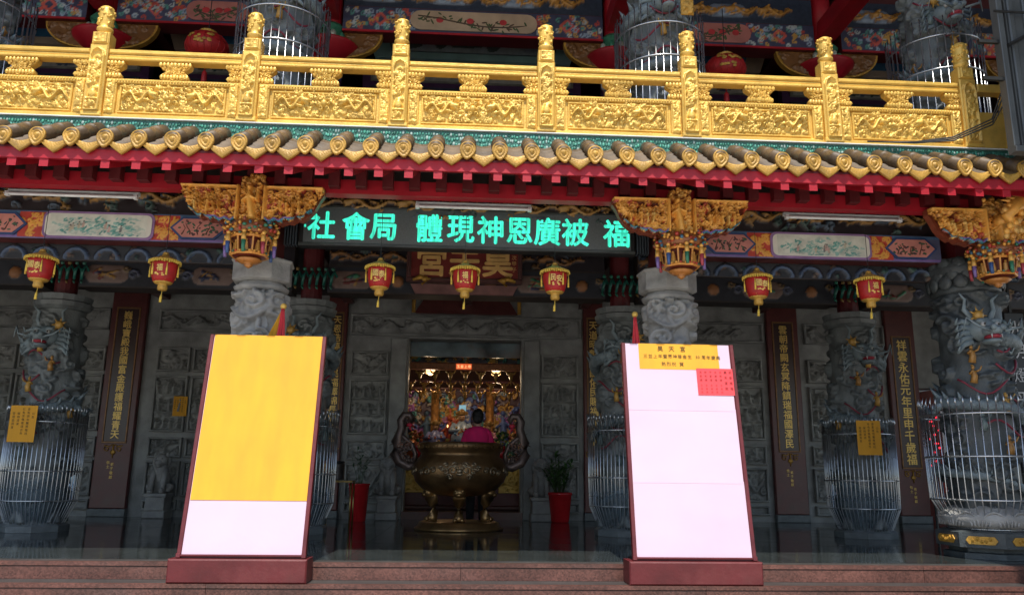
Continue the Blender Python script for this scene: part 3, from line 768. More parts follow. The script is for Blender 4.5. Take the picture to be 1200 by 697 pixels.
def drip():
    b = MB(); k = 10; w = .125; vs = []; fs = []
    for i in range(k+1):
        t = -1+2*i/k; x = w*t; a = 1-abs(t)
        top = -.012 - .05*(1-t*t); bot = -.062 - .100*a - .006*math.sin(PI*a)
        for (y, z) in ((-.012, top), (-.022, top-.008), (-.012, (top+bot)/2+.004), (-.022, bot+.01), (-.012, bot), (.012, bot), (.012, top)): vs.append((x, y, z))
    m = 7
    for i in range(k):
        for j in range(m): fs.append((i*m+j, i*m+(j+1) % m, (i+1)*m+(j+1) % m, (i+1)*m+j))
    fs.append(tuple(range(m-1, -1, -1))); fs.append(tuple(k*m+j for j in range(m)))
    return b.add(vs, fs)
def pan():
    b = MB(); k = 8; w = .13; vs = []; fs = []; c, s = math.cos(SL), math.sin(SL)
    st = [(0, 0), (.17, 0), (.171, .014), (.36, .014), (.361, .028), (.58, .028)]
    for (t, up) in st:
        for i in range(k+1):
            q = -1+2*i/k; z = -.012 - .05*(1-q*q) + up
            for dz in (0, -.016): vs.append((w*q, t*c - (z+dz)*0, t*s + z + dz - up*0.0))
    row = 2*(k+1)
    for a in range(len(st)-1):
        for i in range(k):
            p = a*row+2*i; q = (a+1)*row+2*i
            fs.append((p, p+2, q+2, q)); fs.append((p+1, q+1, q+3, p+3))
    for i in range(k): fs.append((2*i, 2*i+1, 2*i+3, 2*i+2))
    return b.add(vs, fs)
bo = do = dr = po = None
PH = PHASE = -3.955
nt0 = -9
xs = [PHASE + SP*k for k in range(-9, 36)]
EY, EZ = 7.09, 3.785                                          # centre of the disc fronts
for k, x in enumerate(xs):
    l = (x, EY-7.1, EZ-3.6 + rnd.uniform(-.003, .003)); rz = (0, rnd.uniform(-.03, .03), rnd.uniform(-.012, .012))
    l2 = (x+SP/2, EY-7.1+.012, EZ-3.6 + rnd.uniform(-.003, .003)); r2 = (0, rnd.uniform(-.02, .02), 0)
    if bo is None:
        bo = barrel().build('barrel_tile', tile_brown, None, True); bo.parent = E_; bo.location = l; bo.rotation_euler = rz
        do = disc().build('tile_disc', tile_gold, None, True); do.parent = bo; do.location = (0, -.002, 0)
        po = pan().build('pan_tile', tile_brown, None, True); po.parent = E_; po.location = l2
        dr = drip().build('drip_tile', tile_gold, None, True); dr.parent = po; dr.location = (0, -.004, 0)
    else:
        b_ = share(bo, E_, l, rz); share(do, b_, (0, -.002, 0), (0, rnd.uniform(-.15, .15), 0))
        p_ = share(po, E_, l2, r2); share(dr, p_, (0, -.004, 0))
X0, X1 = xs[0]-.1, xs[-1]+.25
c, s = math.cos(SL), math.sin(SL)
MB().add([(X0,7.12,3.70),(X1,7.12,3.70),(X1,7.66,3.975),(X0,7.66,3.975),(X0,7.12,3.675),(X1,7.12,3.675),(X1,7.66,3.93),(X0,7.66,3.93)],
         [(0,1,2,3),(7,6,5,4),(0,4,5,1),(1,5,6,2),(2,6,7,3),(3,7,4,0)]).build('roof_deck', maroon, E_)
# fascia in butted lengths, rafters with square ends, back purlin
n = 5; L = (X1-X0)/n
for i in range(n):
    MB().box(X0+i*L+.001, X0+(i+1)*L-.001, 7.125, 7.16, 3.578, 3.69).build('fascia_board', red_paint, E_)
def rafter():
    return MB().add([(-.04,0,0),(.04,0,0),(.04,0,.075),(-.04,0,.075),(-.04,.9,.40),(.04,.9,.40),(.04,.9,.475),(-.04,.9,.475)],
                    [(0,1,2,3),(7,6,5,4),(0,4,5,1),(1,5,6,2),(2,6,7,3),(3,7,4,0)])
ro = None; x = X0+.1
while x < X1:
    l = (x + rnd.uniform(-.006, .006), 7.135-7.1, 3.502-3.6)
    if ro is None: ro = rafter().build('rafter', red_paint, None); ro.parent = E_; ro.location = l
    else: share(ro, E_, l)
    x += .277
MB().box(X0, X1, 8.06, 8.2, 3.655, 3.81).build('purlin', red_paint, E_)
rb_ = None; x = X0+.1  # dark blocks stand in for the rafter shadow dapples on the purlin
while x < X1:
    if rb_ is None: rb_ = MB().box(-.055, .055, 7.95, 8.058, 3.70, 3.92).build('dapple_block', maroon, E_); rb_.location = (x, 0, 0)
    else: share(rb_, E_, (x, 0, 0))
    x += .277
MB().add([(X0,7.24,3.66),(X1,7.24,3.66),(X1,8.3,4.13),(X0,8.3,4.13),(X0,7.24,3.68),(X1,7.24,3.68),(X1,8.3,4.15),(X0,8.3,4.15)],
         [(0,3,2,1),(4,5,6,7),(0,1,5,4),(1,2,6,5),(2,3,7,6),(3,0,4,7)]).build('soffit_board', mat('soffit_green', (.10, .09, .05), .7, 0, .3, 3), E_)
# green mosaic ledge behind the tiles
led = MB().box(X0, X1, 7.585, 7.64, 3.90, 4.185).build('green_ledge', green_glaze, E_)
q = random.Random(4); b = MB()
x = X0
while x < X1:
    for r in range(4):
        for k in range(2):
            zz = 3.99 + .052*r + q.uniform(-.01, .01); xx = x + .028*k + (.014 if r % 2 else 0)
            b.C(q.choice(((.04, .22, .15), (.07, .34, .24), (.03, .15, .11), (.10, .38, .30), (.06, .26, .2), (.3, .42, .38)))).blob((xx+q.uniform(-.006, .006), 7.583, zz), (q.uniform(.010, .017), .006, q.uniform(.014, .026)), 5, 4)
    x += .056
b.build('green_scale_tiles', painted, led, True, kind='stuff')
MB().bbox(X0, X1, 7.56, 7.66, 4.187, 4.2, .004).build('white_ledge', white_metal, E_)

# ================================================================== GOLD BALUSTRADE
B = thing('gold_balustrade', 'gold painted balcony balustrade with dragon panels and carved posts above the tiled eave', 'balustrade', (0, 7.62, 4.202))
PX = [0.76 + 1.505*k for k in range(-4, 4)]
Z0 = 4.205; YF = 7.60
def post_mesh():
    b = MB()
    b.bbox(-.09, .09, YF-.035, YF+.12, Z0, 4.985, .012)
    b.bbox(-.10, .10, YF-.045, YF+.13, Z0, Z0+.05, .01)
    b.bbox(-.085, .085, YF-.03, YF+.115, 4.99, 5.125, .012)
    return b
def post_carv():
    w, h = .15, .72
    st = [([(.012, .02), (.012, .60)], .009, .009, .9, None), ([(w-.012, .02), (w-.012, .60)], .009, .009, .9, None),
          ([(.012, .60), (.03, .66), (w/2, .69), (w-.03, .66), (w-.012, .60)], .009, .009, .9, None), ([(.012, .02), (w-.012, .02)], .009, .009, .9, None)]
    st += [([(x+.03, z+.25) for x, z in p], a*1.0, b_, c_, d) for p, a, b_, c_, d in scrolls(.09, .36, 46, .02, 5, rad=.38)]
    st += [([(w/2, .19), (w/2, .21)], .045, .035, 1.1, None), ([(w/2-.04, .14), (w/2+.04, .14)], .014, .014, .8, None), ([(w/2, .24), (w/2+.03, .26)], .018, .01, .8, None)]
    st += [([(x+.03, z+.035) for x, z in p], a, b_, c_, d) for p, a, b_, c_, d in scrolls(.09, .08, 6, .02, 8, rad=.36)]
    return st
def finial():
    b = MB()
    b.lathe([(.06, 5.125), (.062, 5.15), (.078, 5.165), (.078, 5.185), (.062, 5.195), (.072, 5.22), (.074, 5.38), (.062, 5.42), (.03, 5.44), (.005, 5.445)], 18, 0, YF+.04)
    q = random.Random(3)
    for k in range(44):
        a = q.uniform(0, 2*PI); z = q.uniform(5.22, 5.40)
        b.blob((.072*math.cos(a), YF+.04+.072*math.sin(a), z), (.016, .016, .014), 6, 4)
    return b
P0 = None
for k, x in enumerate(PX):
    if P0 is None:
        P0 = post_mesh().build('post', gold, B); P0.location = (x, 0, 0)
        c1 = relief('post_carving', -.075, YF-.037, Z0+.04, .15, .72, .0075, post_carv(), .034, gold, P0)
        c2 = relief('post_carving', -.065, YF-.032, 5.0, .13, .115, .0075, [([(.01, .01), (.12, .01), (.12, .105), (.01, .105), (.01, .01)], .008, .008, .9, None)] + [([(x_+.02, z_+.02) for x_, z_ in p], a, b_, c_, d) for p, a, b_, c_, d in scrolls(.09, .075, 9, .02, 2, rad=.36)], .02, gold, P0)
        f1 = finial().build('finial', gold, P0, True)
    else:
        p = share(P0, B, (x, 0, 0)); share(c1, p, (0, 0, 0)); share(c2, p, (0, 0, 0)); share(f1, p, (0, 0, 0), (0, 0, 0))
W = 1.505 - .18                                               # clear width between posts
def bay_slab():
    b = MB(); a = W/2 - .002
    b.box(-a, a, YF+.035, YF+.09, Z0, 4.635)                   # recessed field
    b.bbox(-a, a, YF, YF+.034, Z0, Z0+.05, .008)
    b.bbox(-a, a, YF, YF+.034, 4.585, 4.635, .008)
    b.bbox(-a, -a+.11, YF, YF+.034, Z0+.052, 4.583, .008); b.bbox(a-.11, a, YF, YF+.034, Z0+.052, 4.583, .008)
    i = a-.135
    b.bbox(-i, i, YF+.012, YF+.034, Z0+.065, Z0+.085, .006); b.bbox(-i, i, YF+.012, YF+.034, 4.55, 4.57, .006)
    b.bbox(-i, -i+.02, YF+.012, YF+.034, Z0+.087, 4.548, .006); b.bbox(i-.02, i, YF+.012, YF+.034, Z0+.087, 4.548, .006)
    return b
def beads():
    b = MB(); a = W/2 - .03; n = 46
    for i in range(n): b.blob((-a+2*a*i/(n-1), YF-.002, 4.61), (.011, .010, .013), 6, 4)
    return b
def bay_rail():
    b = MB(); a = W/2 - .002
    b.bbox(-a, a, YF-.02, YF+.11, 4.895, 4.945, .012); b.bbox(-a, a, YF-.005, YF+.095, 4.868, 4.893, .006); b.bbox(-a, a, YF-.015, YF+.10, 4.83, 4.866, .01)
    return b
def cloud_block(half):
    """flared lotus-scroll block: lower mound, waist, wide upper bowl"""
    lv = [(4.636, .125), (4.66, .135), (4.70, .125), (4.722, .095), (4.735, .092), (4.75, .11), (4.78, .15), (4.81, .158), (4.829, .15)]
    right = [(w, z) for z, w in lv]
    left = [(-.001, lv[-1][0]), (-.001, lv[0][0])] if half else [(-w, z) for z, w in reversed(lv)]
    b = MB().prism(right + left, YF+.012, YF+.085)
    q = random.Random(4 if half else 9)
    for k in range(26 if half else 52):
        z = q.uniform(4.645, 4.825); w = np.interp(z, [l[0] for l in lv], [l[1] for l in lv])*.97
        x = q.uniform(.01 if half else -w, w); R = q.uniform(.012, .024)
        b.tube([(px_, YF+.008-.01*q.random(), pz_) for px_, pz_ in spiral(x, z, R, 1.1, q.choice((-1, 1)), q.uniform(0, 6), 7)], [.0085]*7+[.004], 5)
    for k in range(5 if half else 9):
        x = (-1+2*k/8)*.145 if not half else .145*k/4
        b.blob((x, YF+.004, 4.80), (.02, .018, .026), 7, 5); b.blob((x*.86, YF+.004, 4.665), (.018, .018, .026), 7, 5)
    return b
bays = [(PX[i]+PX[i+1])/2 for i in range(len(PX)-1)]
i_ = W/2 - .16
def dragpanel(seed):
    w, h = 2*i_, .295
    st = dragon(w*.30, w*.02, h*.5, h*.2, .021, seed, None, 1.5) + dragon(w*.70, w*.98, h*.5, h*.2, .021, seed+1, None, 1.5)
    st += [([(w/2, h*.52), (w/2+.002, h*.52)], .04, .04, 1.15, None)] + [(spiral(w/2+.06*math.cos(a), h*.52+.06*math.sin(a), .024, 1, 1, a), .009, .006, .9, None) for a in np.linspace(0, 2*PI, 7)[:6]]
    st += scrolls(w, h, 230, .02, seed+3, rad=.36, amp=.66)
    return st
G0 = None
for k, x in enumerate(bays):
    if G0 is None:
        G0 = bay_slab().build('panel', gold, B); G0.location = (x, 0, 0)
        cv = [relief('dragon_carving', -i_, YF+.032, Z0+.09, 2*i_, .295, .0075, dragpanel(s_), .05, gold, G0) for s_ in (90,)]
        cvB = relief('dragon_carving', -i_, YF+.032, Z0+.09, 2*i_, .295, .0075, dragpanel(140), .05, gold, G0).data
        G0.children[-1]
        stc = [relief('strip_carving', sx_*(W/2-.057)-.042, YF-.003, Z0+.06, .084, .35, .0075, [([(.006, .01), (.006, .34)], .006, .006, .7, None), ([(.078, .01), (.078, .34)], .006, .006, .7, None)] + scrolls(.084, .35, 44, .018, 61, rad=.36), .02, gold, G0) for sx_ in (-1, 1)]
        bd = beads().build('bead_row', gold, G0, True)
        rl = bay_rail().build('top_rail', gold, B); rl.location = (x, 0, 0)
        cb = cloud_block(False).build('cloud_block', gold, B); cb.location = (x, 0, 0)
        hb = cloud_block(True).build('cloud_block', gold, B); hb.location = (x-W/2+.001, 0, 0)
        hb2 = share(hb, B, (x+W/2-.001, 0, 0), (0, 0, 0), (-1, 1, 1))
        for ch in list(G0.children):
            if ch.data == cvB: bpy.data.objects.remove(ch)
        fl = None
    else:
        g_ = share(G0, B, (x, 0, 0))
        c_ = share(cv[0], g_, (0, 0, 0))
        if k % 2: c_.data = cvB
        share(stc[0], g_, (0, 0, 0)); share(stc[1], g_, (0, 0, 0))
        share(bd, g_, (0, 0, 0)); share(rl, B, (x, 0, 0)); share(cb, B, (x, 0, 0))
        share(hb, B, (x-W/2+.001, 0, 0)); share(hb, B, (x+W/2-.001, 0, 0), (0, 0, 0), (-1, 1, 1))
# returns of the balustrade at both ends
for sx in (-1, 1):
    x = PX[-1]+.115 if sx > 0 else PX[0]-.115
    xa, xb = (x, x+.3) if sx > 0 else (x-.3, x)
    MB().bbox(xa, xb, YF+.01, YF+.09, Z0, 4.63, .01).build('panel', gold, B)
    MB().bbox(xa, xb, YF-.015, YF+.10, 4.85, 4.945, .01).build('top_rail', gold, B)
    xc = xb+.07 if sx > 0 else xa-.07
    MB().bbox(xc-.068, xc+.068, YF-.02, YF+.12, Z0, 4.99, .01).build('post', gold, B)

# ================================================================== COLUMNS
def head_mesh(b, x, y, z, s, cols):
    """dragon head looking along -y, built from skull, brow, snout, jaws, horns and mane"""
    base, red, goldc, white = cols
    b.C(base)
    b.blob((x, y, z), (.14*s, .13*s, .12*s), 12, 8)
    b.blob((x, y-.13*s, z-.035*s), (.085*s, .13*s, .055*s), 10, 7)          # snout
    b.blob((x-.045*s, y-.235*s, z-.015*s), (.032*s,)*3, 7, 5); b.blob((x+.045*s, y-.235*s, z-.015*s), (.032*s,)*3, 7, 5)
    b.C(red).blob((x, y-.14*s, z-.095*s), (.065*s, .10*s, .028*s), 8, 5)     # mouth
    b.C(base).blob((x, y-.12*s, z-.135*s), (.075*s, .11*s, .03*s), 9, 6)     # lower jaw
    for sx in (-1, 1):
        b.C(base).blob((x+sx*.075*s, y-.10*s, z+.065*s), (.055*s, .04*s, .03*s), 8, 5)   # brow
        b.C(white).blob((x+sx*.07*s, y-.125*s, z+.03*s), (.026*s,)*3, 7, 5)
        b.C((.01, .01, .01)).blob((x+sx*.07*s, y-.148*s, z+.03*s), (.011*s,)*3, 6, 4)
        b.C(base).tube([(x+sx*.08*s, y, z+.09*s), (x+sx*.15*s, y+.03*s, z+.2*s), (x+sx*.14*s, y+.02*s, z+.3*s), (x+sx*.2*s, y, z+.36*s)], [.03*s, .024*s, .018*s, .006*s], 7)
        b.tube([(x+sx*.07*s, y-.22*s, z-.05*s), (x+sx*.2*s, y-.26*s, z-.02*s), (x+sx*.27*s, y-.18*s, z+.08*s), (x+sx*.3*s, y-.16*s, z-.05*s)], [.014*s, .012*s, .01*s, .005*s], 6)
        for k in range(5):                                                     # mane locks
            a = -.5+.42*k; b.tube([(x+sx*.11*s, y+.02*s, z+.06*s-.045*s*k), (x+sx*.2*s, y+.03*s, z+.08*s-.06*s*k), (x+sx*.27*s, y-.0*s, z+.05*s-.07*s*k), (x+sx*.27*s, y-.04*s, z+.1*s-.07*s*k)], [.034*s, .028*s, .018*s, .005*s], 6)
        b.C(white).cone((x+sx*.05*s, y-.2*s, z-.075*s), (x+sx*.05*s, y-.205*s, z-.12*s), .012*s, 5)
def small_figure(b, x, y, z, h, cols, q):
    b.C(q.choice(cols)); b.tube([(x, y, z), (x+.01, y-.01, z+h*.35), (x, y, z+h*.62), (x, y, z+h*.72)], [h*.2, h*.17, h*.15, h*.06], 8)
    b.blob((x, y-.01, z+h*.84), (h*.1, h*.1, h*.12), 8, 6)
    b.blob((x, y-.0, z+h*.95), (h*.08, h*.08, h*.06), 7, 4)
    b.tube([(x-h*.14, y, z+h*.6), (x-h*.3, y-.04, z+h*.48), (x-h*.24, y-.08, z+h*.62)], [h*.06, h*.055, h*.04], 6)
    b.tube([(x+h*.14, y, z+h*.6), (x+h*.32, y-.03, z+h*.7), (x+h*.38, y-.05, z+h*.92)], [h*.06, h*.05, h*.03], 6)
def dragon_column(name, label, x, y, R, z0, z1, seed, base_z=0.0, gilt=True, head_a=0.0, head_z=None, painted_red=True, group='carved dragon columns', cap=True, sm=None):
    sm = sm or stone_dark
    t = thing(name, label, 'column', (x, y, base_z), group)
    q = random.Random(seed); W = 2*PI*R; h = z1-z0
    st = scrolls(W, h, int(46*h), .085, seed, rad=.3, amp=1.0)
    st += [([(W*(.1+.2*i), 0.0), (W*(.1+.2*i)+.05, .22), (W*(.1+.2*i)+.1, .0)], .06, .02, 1.0, None) for i in range(5)]
    wrap_relief('shaft', R, z0, h, 100, .02, st, .10, sm, t, x, y)
    # coiled dragon
    b = MB(); pts = []; rs = []; n = 70; turns = 2.1
    hz = head_z if head_z is not None else z0 + h*.86
    for i in range(n+1):
        u = i/n; a = -PI/2 + head_a + .5 + u*turns*2*PI
        rr = R + .055 + .03*math.sin(u*19)
        pts.append((x+rr*math.cos(a), y+rr*math.sin(a), hz - .1 - u*(hz-.1-z0-.25) + .09*math.sin(u*15)))
        rs.append(.075*(1-.65*u)+.012)
    b.tube(pts, rs, 10)
    for i in range(3, n-3, 2):
        p = pts[i]; d = Vector((p[0]-x, p[1]-y, 0)).normalized()
        b.cone(Vector(p)+d*rs[i]*.5+Vector((0, 0, rs[i]*.6)), Vector(p)+d*rs[i]*1.5+Vector((0, 0, rs[i]*1.9)), rs[i]*.5, 4)
    for i in (10, 24, 38, 52):
        p = Vector(pts[i]); d = Vector((p.x-x, p.y-y, 0)).normalized(); tg = Vector((-d.y, d.x, 0)); sg = 1 if i % 4 else -1
        e = p+d*.09+tg*.12*sg+Vector((0, 0, -.14)); f_ = e+tg*.09*sg+Vector((0, 0, .08))
        b.tube([p, p+d*.1+Vector((0, 0, -.05)), e, f_], [.05, .045, .032, .028], 7)
        for k in (-1, 0, 1): b.cone(f_, f_+tg*.08*sg+Vector((0, 0, .05*k))+d*.02, .014, 5)
    b.build('dragon_body', scale_stone, t, True)
    hb = MB(); cols = ((.20, .25, .27), (.35, .03, .05) if painted_red else (.2, .22, .23), (.45, .28, .06), (.5, .5, .48))
    head_mesh(hb, x+math.sin(head_a)*(R+.04), y-math.cos(head_a)*(R+.04), hz, 1.12, cols)
    hb.build('dragon_head', painted, t, True)
    if gilt:
        for k in range(6):
            gb = MB()
            a = -PI/2 + q.uniform(-1.25, 1.25); zz = z0+h*(.28+.1*k)+q.uniform(-.05, .05); rr = R+.08
            small_figure(gb, x+rr*math.cos(a), y+rr*math.sin(a), zz, .20, [(.48, .27, .06), (.40, .20, .05), (.15, .2, .2)], q)
            gb.build('gilded_figure', painted_gloss, t, True)
        gb = MB(); gb.C((.48, .27, .06)).blob((x-.17, y-R-.1, hz+.14), (.06, .05, .06), 9, 6)
        for k in range(7):
            a = 2*PI*k/7; gb.cone((x-.17+.04*math.cos(a), y-R-.1, hz+.14+.04*math.sin(a)), (x-.17+.11*math.cos(a), y-R-.1, hz+.14+.11*math.sin(a)), .02, 4)
        gb.build('flaming_pearl', painted_gloss, t, True)
        for k in range(5):
            rb = MB()                                    # red painted ribbons
            zz = z0+h*(.40+.09*k); a0 = -PI/2 + q.uniform(-1.1, .2)
            rb.C((.22, .025, .045)).tube([(x+(R+.075)*math.cos(a0+t_), y+(R+.075)*math.sin(a0+t_), zz+.09*math.sin(4*t_+k)) for t_ in np.linspace(0, 1.3, 9)], [.012]*8+[.005], 6)
            rb.build('red_ribbon', painted, t, True)
    if cap:
        MB().lathe([(R+.01, z1), (R+.06, z1+.04), (R+.08, z1+.10), (R+.05, z1+.12), (R+.07, z1+.2)], 16, x, y).build('capital', stone_dark, t)
    return t
dcol = {}
DC = dragon_column('dragon_column', 'grey dragon column in a spiked steel cage near the pale open side doorway', 5.7, 11.47, .30, .12, 2.98, 5)
b = MB(); b.lathe([(.42, .002), (.42, .08), (.36, .12), (.33, .2)], 8, 5.7, 11.47, PI/8); b.build('plinth', stone_dark, DC)
for x, sx, lb in ((-5.7, -1, 'grey dragon column in a spiked cage with yellow notice, in the bay away from the side doorway'),
              (-2.25, 1, 'grey dragon column in a cage behind the board covered by a large yellow sheet'),
              (2.25, -1, 'grey dragon column in a cage behind the board with the red slip')):
    c = dup(DC, (x, 11.47, 0), 0.0, lb, sx)
# corner dragon column at the front, on an octagonal pedestal with gold plaques
CC = dragon_column('dragon_column', 'large dragon column in shade-darkened stone on a gold plaqued octagonal pedestal under the corner bracket', 5.75, 8.72, .33, .34, 2.86, 17, head_a=-.25, head_z=2.42, cap=False, sm=mat('shaded_grey_stone', (.07, .082, .086), .42, 0, .4, 6, .3, 45, dirt=(.03, .036, .04), dirt_amt=.6))  # same stone as the inner columns, with the corner's shade put into its colour
b = MB(); b.lathe([(.50, .002), (.50, .06), (.44, .07), (.44, .11), (.56, .12), (.56, .27), (.50, .29)], 8, 5.75, 8.72, PI/8); b.build('pedestal', MATS['shaded_grey_stone'], CC)
b = MB(); b.lathe([(.36, .29), (.50, .34), (.53, .42), (.46, .50), (.34, .54)], 24, 5.75, 8.72)
for k in range(12):
    a = 2*PI*k/12; cx, cy = 5.75+.50*math.cos(a), 8.72+.50*math.sin(a); tx, ty = -math.sin(a), math.cos(a)
    for r_ in (.12, .085, .05):
        b.tube([(cx+tx*r_*math.cos(w), cy+ty*r_*math.cos(w), .335+r_*1.2*math.sin(w)) for w in np.linspace(0, PI, 9)], .014, 5)
b.build('lotus_base', stone, CC, True)
for k in range(8):
    a = 2*PI*k/8; M = Matrix.Rotation(a+PI/2, 3, 'Z')
    pb = MB()
    o = [(M @ Vector((u, -.522, z))) + Vector((5.75, 8.72, 0)) for u, z in ((-.12, .155), (.12, .155), (.15, .195), (.12, .235), (-.12, .235), (-.15, .195))]
    o2 = [p_ - (M @ Vector((0, -.012, 0)))*-1 for p_ in o]
    pb.add([tuple(p_) for p_ in o] + [tuple(p_) for p_ in o2], [(0,1,2,3,4,5), (11,10,9,8,7,6)] + [(i, i+6, (i+1) % 6+6, (i+1) % 6) for i in range(6)])
    for j in range(5): pb.blob((M @ Vector((-.08+.04*j, -.535, .195+.015*math.sin(j*2)))) + Vector((5.75, 8.72, 0)), (.018, .018, .022), 6, 4)
    pb.build('gold_plaque', gold_dim, CC)
b = MB(); b.lathe([(.34, 2.86), (.36, 2.89), (.36, 2.93), (.34, 2.95), (.35, 3.0), (.41, 3.10), (.41, 3.16), (.36, 3.26), (.30, 3.28)], 24, 5.75, 8.72)
for tier, (z, n_) in enumerate(((2.99, 14), (3.09, 14), (3.18, 14))):
    for k in range(n_):
        a = 2*PI*(k+.5*tier)/n_; b.blob((5.75+.375*math.cos(a), 8.72+.375*math.sin(a), z), (.035, .085, .09), 9, 6, Matrix.Rotation(a, 3, 'Z'))
b.build('lotus_capital', MATS['shaded_grey_stone'], CC, True)

# the pale carved stone columns behind the boards
def stone_column(x, label, seed):
    t = thing('stone_column', label, 'column', (x, 8.7, 0), 'pale stone columns behind the boards')
    y = 8.7; R = .255; W = 2*PI*R
    st = dragon(W*.62, W*.30, 2.35, .10, .055, seed, None, 1.0) + scrolls(W, 2.68, 100, .10, seed, rad=.26, amp=.9)
    st += [(spiral(W*.5+.1*i, 2.45, .09, 1.3, 1 if i > 0 else -1, 1.2), .034, .02, 1.2, None) for i in (-1, 1)]
    wrap_relief('shaft', R-.03, 0.12, 2.58, 110, .016, st, .10, stone, t, x, y)
    MB().lathe([(.42, .002), (.42, .09), (.36, .12)], 8, x, y, PI/8).build('plinth', stone, t)
    MB().lathe([(.25, 2.70), (.28, 2.715), (.295, 2.75), (.24, 2.785), (.24, 2.80)], 24, x, y).build('neck_ring', stone, t, True)
    MB().lathe([(.28, 2.80), (.325, 2.82), (.325, 3.02), (.345, 3.025), (.345, 3.05), (.28, 3.06)], 8, x, y, PI/8+.12).build('capital', stone, t, bevel=.006)
    return t
stone_column(-2.25, 'pale grey stone column behind the board covered by a large yellow sheet', 3)
stone_column(2.25, 'pale grey stone column behind the board with the red slip', 9)
# upper storey caged dragon columns
UC = dragon_column('upper_dragon_column', 'blue grey dragon column inside a bar cage on the balcony, beside the grey metal screen', 5.7, 8.75, .29, 4.3, 7.6, 23, base_z=4.202, painted_red=True, head_z=6.3, group='balcony dragon columns')
MB().lathe([(.40, 4.205), (.40, 4.3), (.33, 4.36)], 8, 5.7, 8.75, PI/8).build('plinth', stone_dark, UC)
for x, sx, lb in ((-5.7, -1, 'blue grey dragon column inside a bar cage at the balcony end away from the grey metal screen'),
                  (-2.25, 1, 'blue grey dragon column in the balcony cage above the dark louvred end of the green sign'),
                  (2.25, -1, 'blue grey dragon column in a balcony cage with a gold plaque at its top')):
    dup(UC, (x, 8.75, 4.202), 0.0, lb, sx)

# ================================================================== STEEL CAGES
def cage(name, label, x, y, zb, prof, rings, nb, group, spikes=True, shield=True, rb=.006):
    t = thing(name, label, 'cage', (x, y, zb), group)
    z_top = prof[-1][1]
    b = MB(); b.tube([(r, 0, z) for r, z in prof], rb, 6)
    if spikes: b.tube([(prof[-1][0], 0, z_top), (prof[-1][0]+.012, 0, z_top+.035), (prof[-1][0]-.004, 0, z_top+.10)], [rb, rb*1.7, .001], 6)
    b0 = b.build('bar', steel, None, True); b0.parent = t
    for k in range(nb):
        a = 2*PI*k/nb
        if k == 0: pass
        else: share(b0, t, (0, 0, rnd.uniform(-.012, .012)), (0, 0, a))
    for (r, z) in rings:
        b = MB(); n = 40; vs = []; 
        pts = [(r*math.cos(2*PI*i/n), r*math.sin(2*PI*i/n), z) for i in range(n+1)]
        b.tube(pts, .011, 6, False)
        o = b.build('ring', steel, None, True); o.parent = t
    if shield:
        p = [(r-.02, z) for r, z in prof if z <= rings[-1][1]+.02]
        b = MB(); b.lathe(p, 40, close=False); b.lathe([(r-.006, z) for r, z in p], 40, close=False)
        o = b.build('clear_shield', acrylic, None, True); o.parent = t
    return t
IP = [(.31, .012), (.32, .04), (.475, .40), (.485, .80), (.485, 1.56)]
cage('steel_cage', 'spiked steel bar cage with yellow notice, round the dragon column near the pale side doorway', 5.7, 11.47, 0, IP, [(.315, .02), (.472, .40), (.483, .78), (.483, 1.42)], 54, 'spiked cages round the inner columns')
cage('steel_cage', 'spiked steel bar cage with yellow notice, in the bay away from the side doorway', -5.7, 11.47, 0, IP, [(.315, .02), (.472, .40), (.483, .78), (.483, 1.42)], 54, 'spiked cages round the inner columns')
cage('steel_cage', 'spiked steel bar cage behind the board with the large yellow sheet', -2.25, 11.47, 0, IP, [(.315, .02), (.472, .40), (.483, .78), (.483, 1.42)], 54, 'spiked cages round the inner columns')
cage('steel_cage', 'spiked steel bar cage behind the board with the red slip', 2.25, 11.47, 0, IP, [(.315, .02), (.472, .40), (.483, .78), (.483, 1.42)], 54, 'spiked cages round the inner columns')
CP = [(.42, .30), (.575, .60), (.60, 1.60)]
cage('steel_cage', 'wide steel bar cage round the large corner column, standing on its octagonal pedestal', 5.75, 8.72, 0, CP, [(.42, .30), (.572, .60), (.588, 1.05), (.60, 1.50)], 50, None, shield=False, rb=.006)
UP = [(.52, .01), (.53, .6), (.53, 1.98)]
for x, lb in ((5.7, 'open bar cage round the balcony column beside the grey metal screen'), (-5.7, 'open bar cage round the balcony column at the end away from the grey metal screen'),
              (-2.25, 'open bar cage round the balcony column above the dark louvred end of the green sign'), (2.25, 'open bar cage round the balcony column that carries a gold plaque')):
    cage('balcony_cage', lb, x, 8.75, 4.202, UP, [(.52, .1), (.535, 1.3), (.535, 1.72)], 40, 'open cages on the balcony', spikes=False, shield=False, rb=.0065)
pl = thing('gold_plaque', 'small square gold plaque hung on a balcony cage', 'plaque', (2.45, 8.2, 6.0))
MB().bbox(2.38, 2.53, 8.19, 8.21, 6.0, 6.2, .01).build('plate', gold_dim, pl)
relief('carving', 2.385, 8.188, 6.005, .14, .19, .008, scrolls(.14, .19, 30, .024, 8, rad=.36), .03, gold_dim, pl)
# zigzag crown wires on the two middle inner cages
for x in (-2.25, 2.25):
    b = MB(); n = 40
    for k in range(n):
        a, a2 = 2*PI*k/n, 2*PI*(k+.5)/n; a3 = 2*PI*(k+1)/n; r = .482
        b.tube([(x+r*math.cos(a), 11.47+r*math.sin(a), 1.44), (x+(r+.02)*math.cos(a2), 11.47+(r+.02)*math.sin(a2), 1.66), (x+r*math.cos(a3), 11.47+r*math.sin(a3), 1.44)], .006, 5)
    par = [o for o in COL.objects if o.name.startswith('steel_cage') and abs(o.location.x-x) < .01][0]
    b.build('crown_wire', steel, par, True)
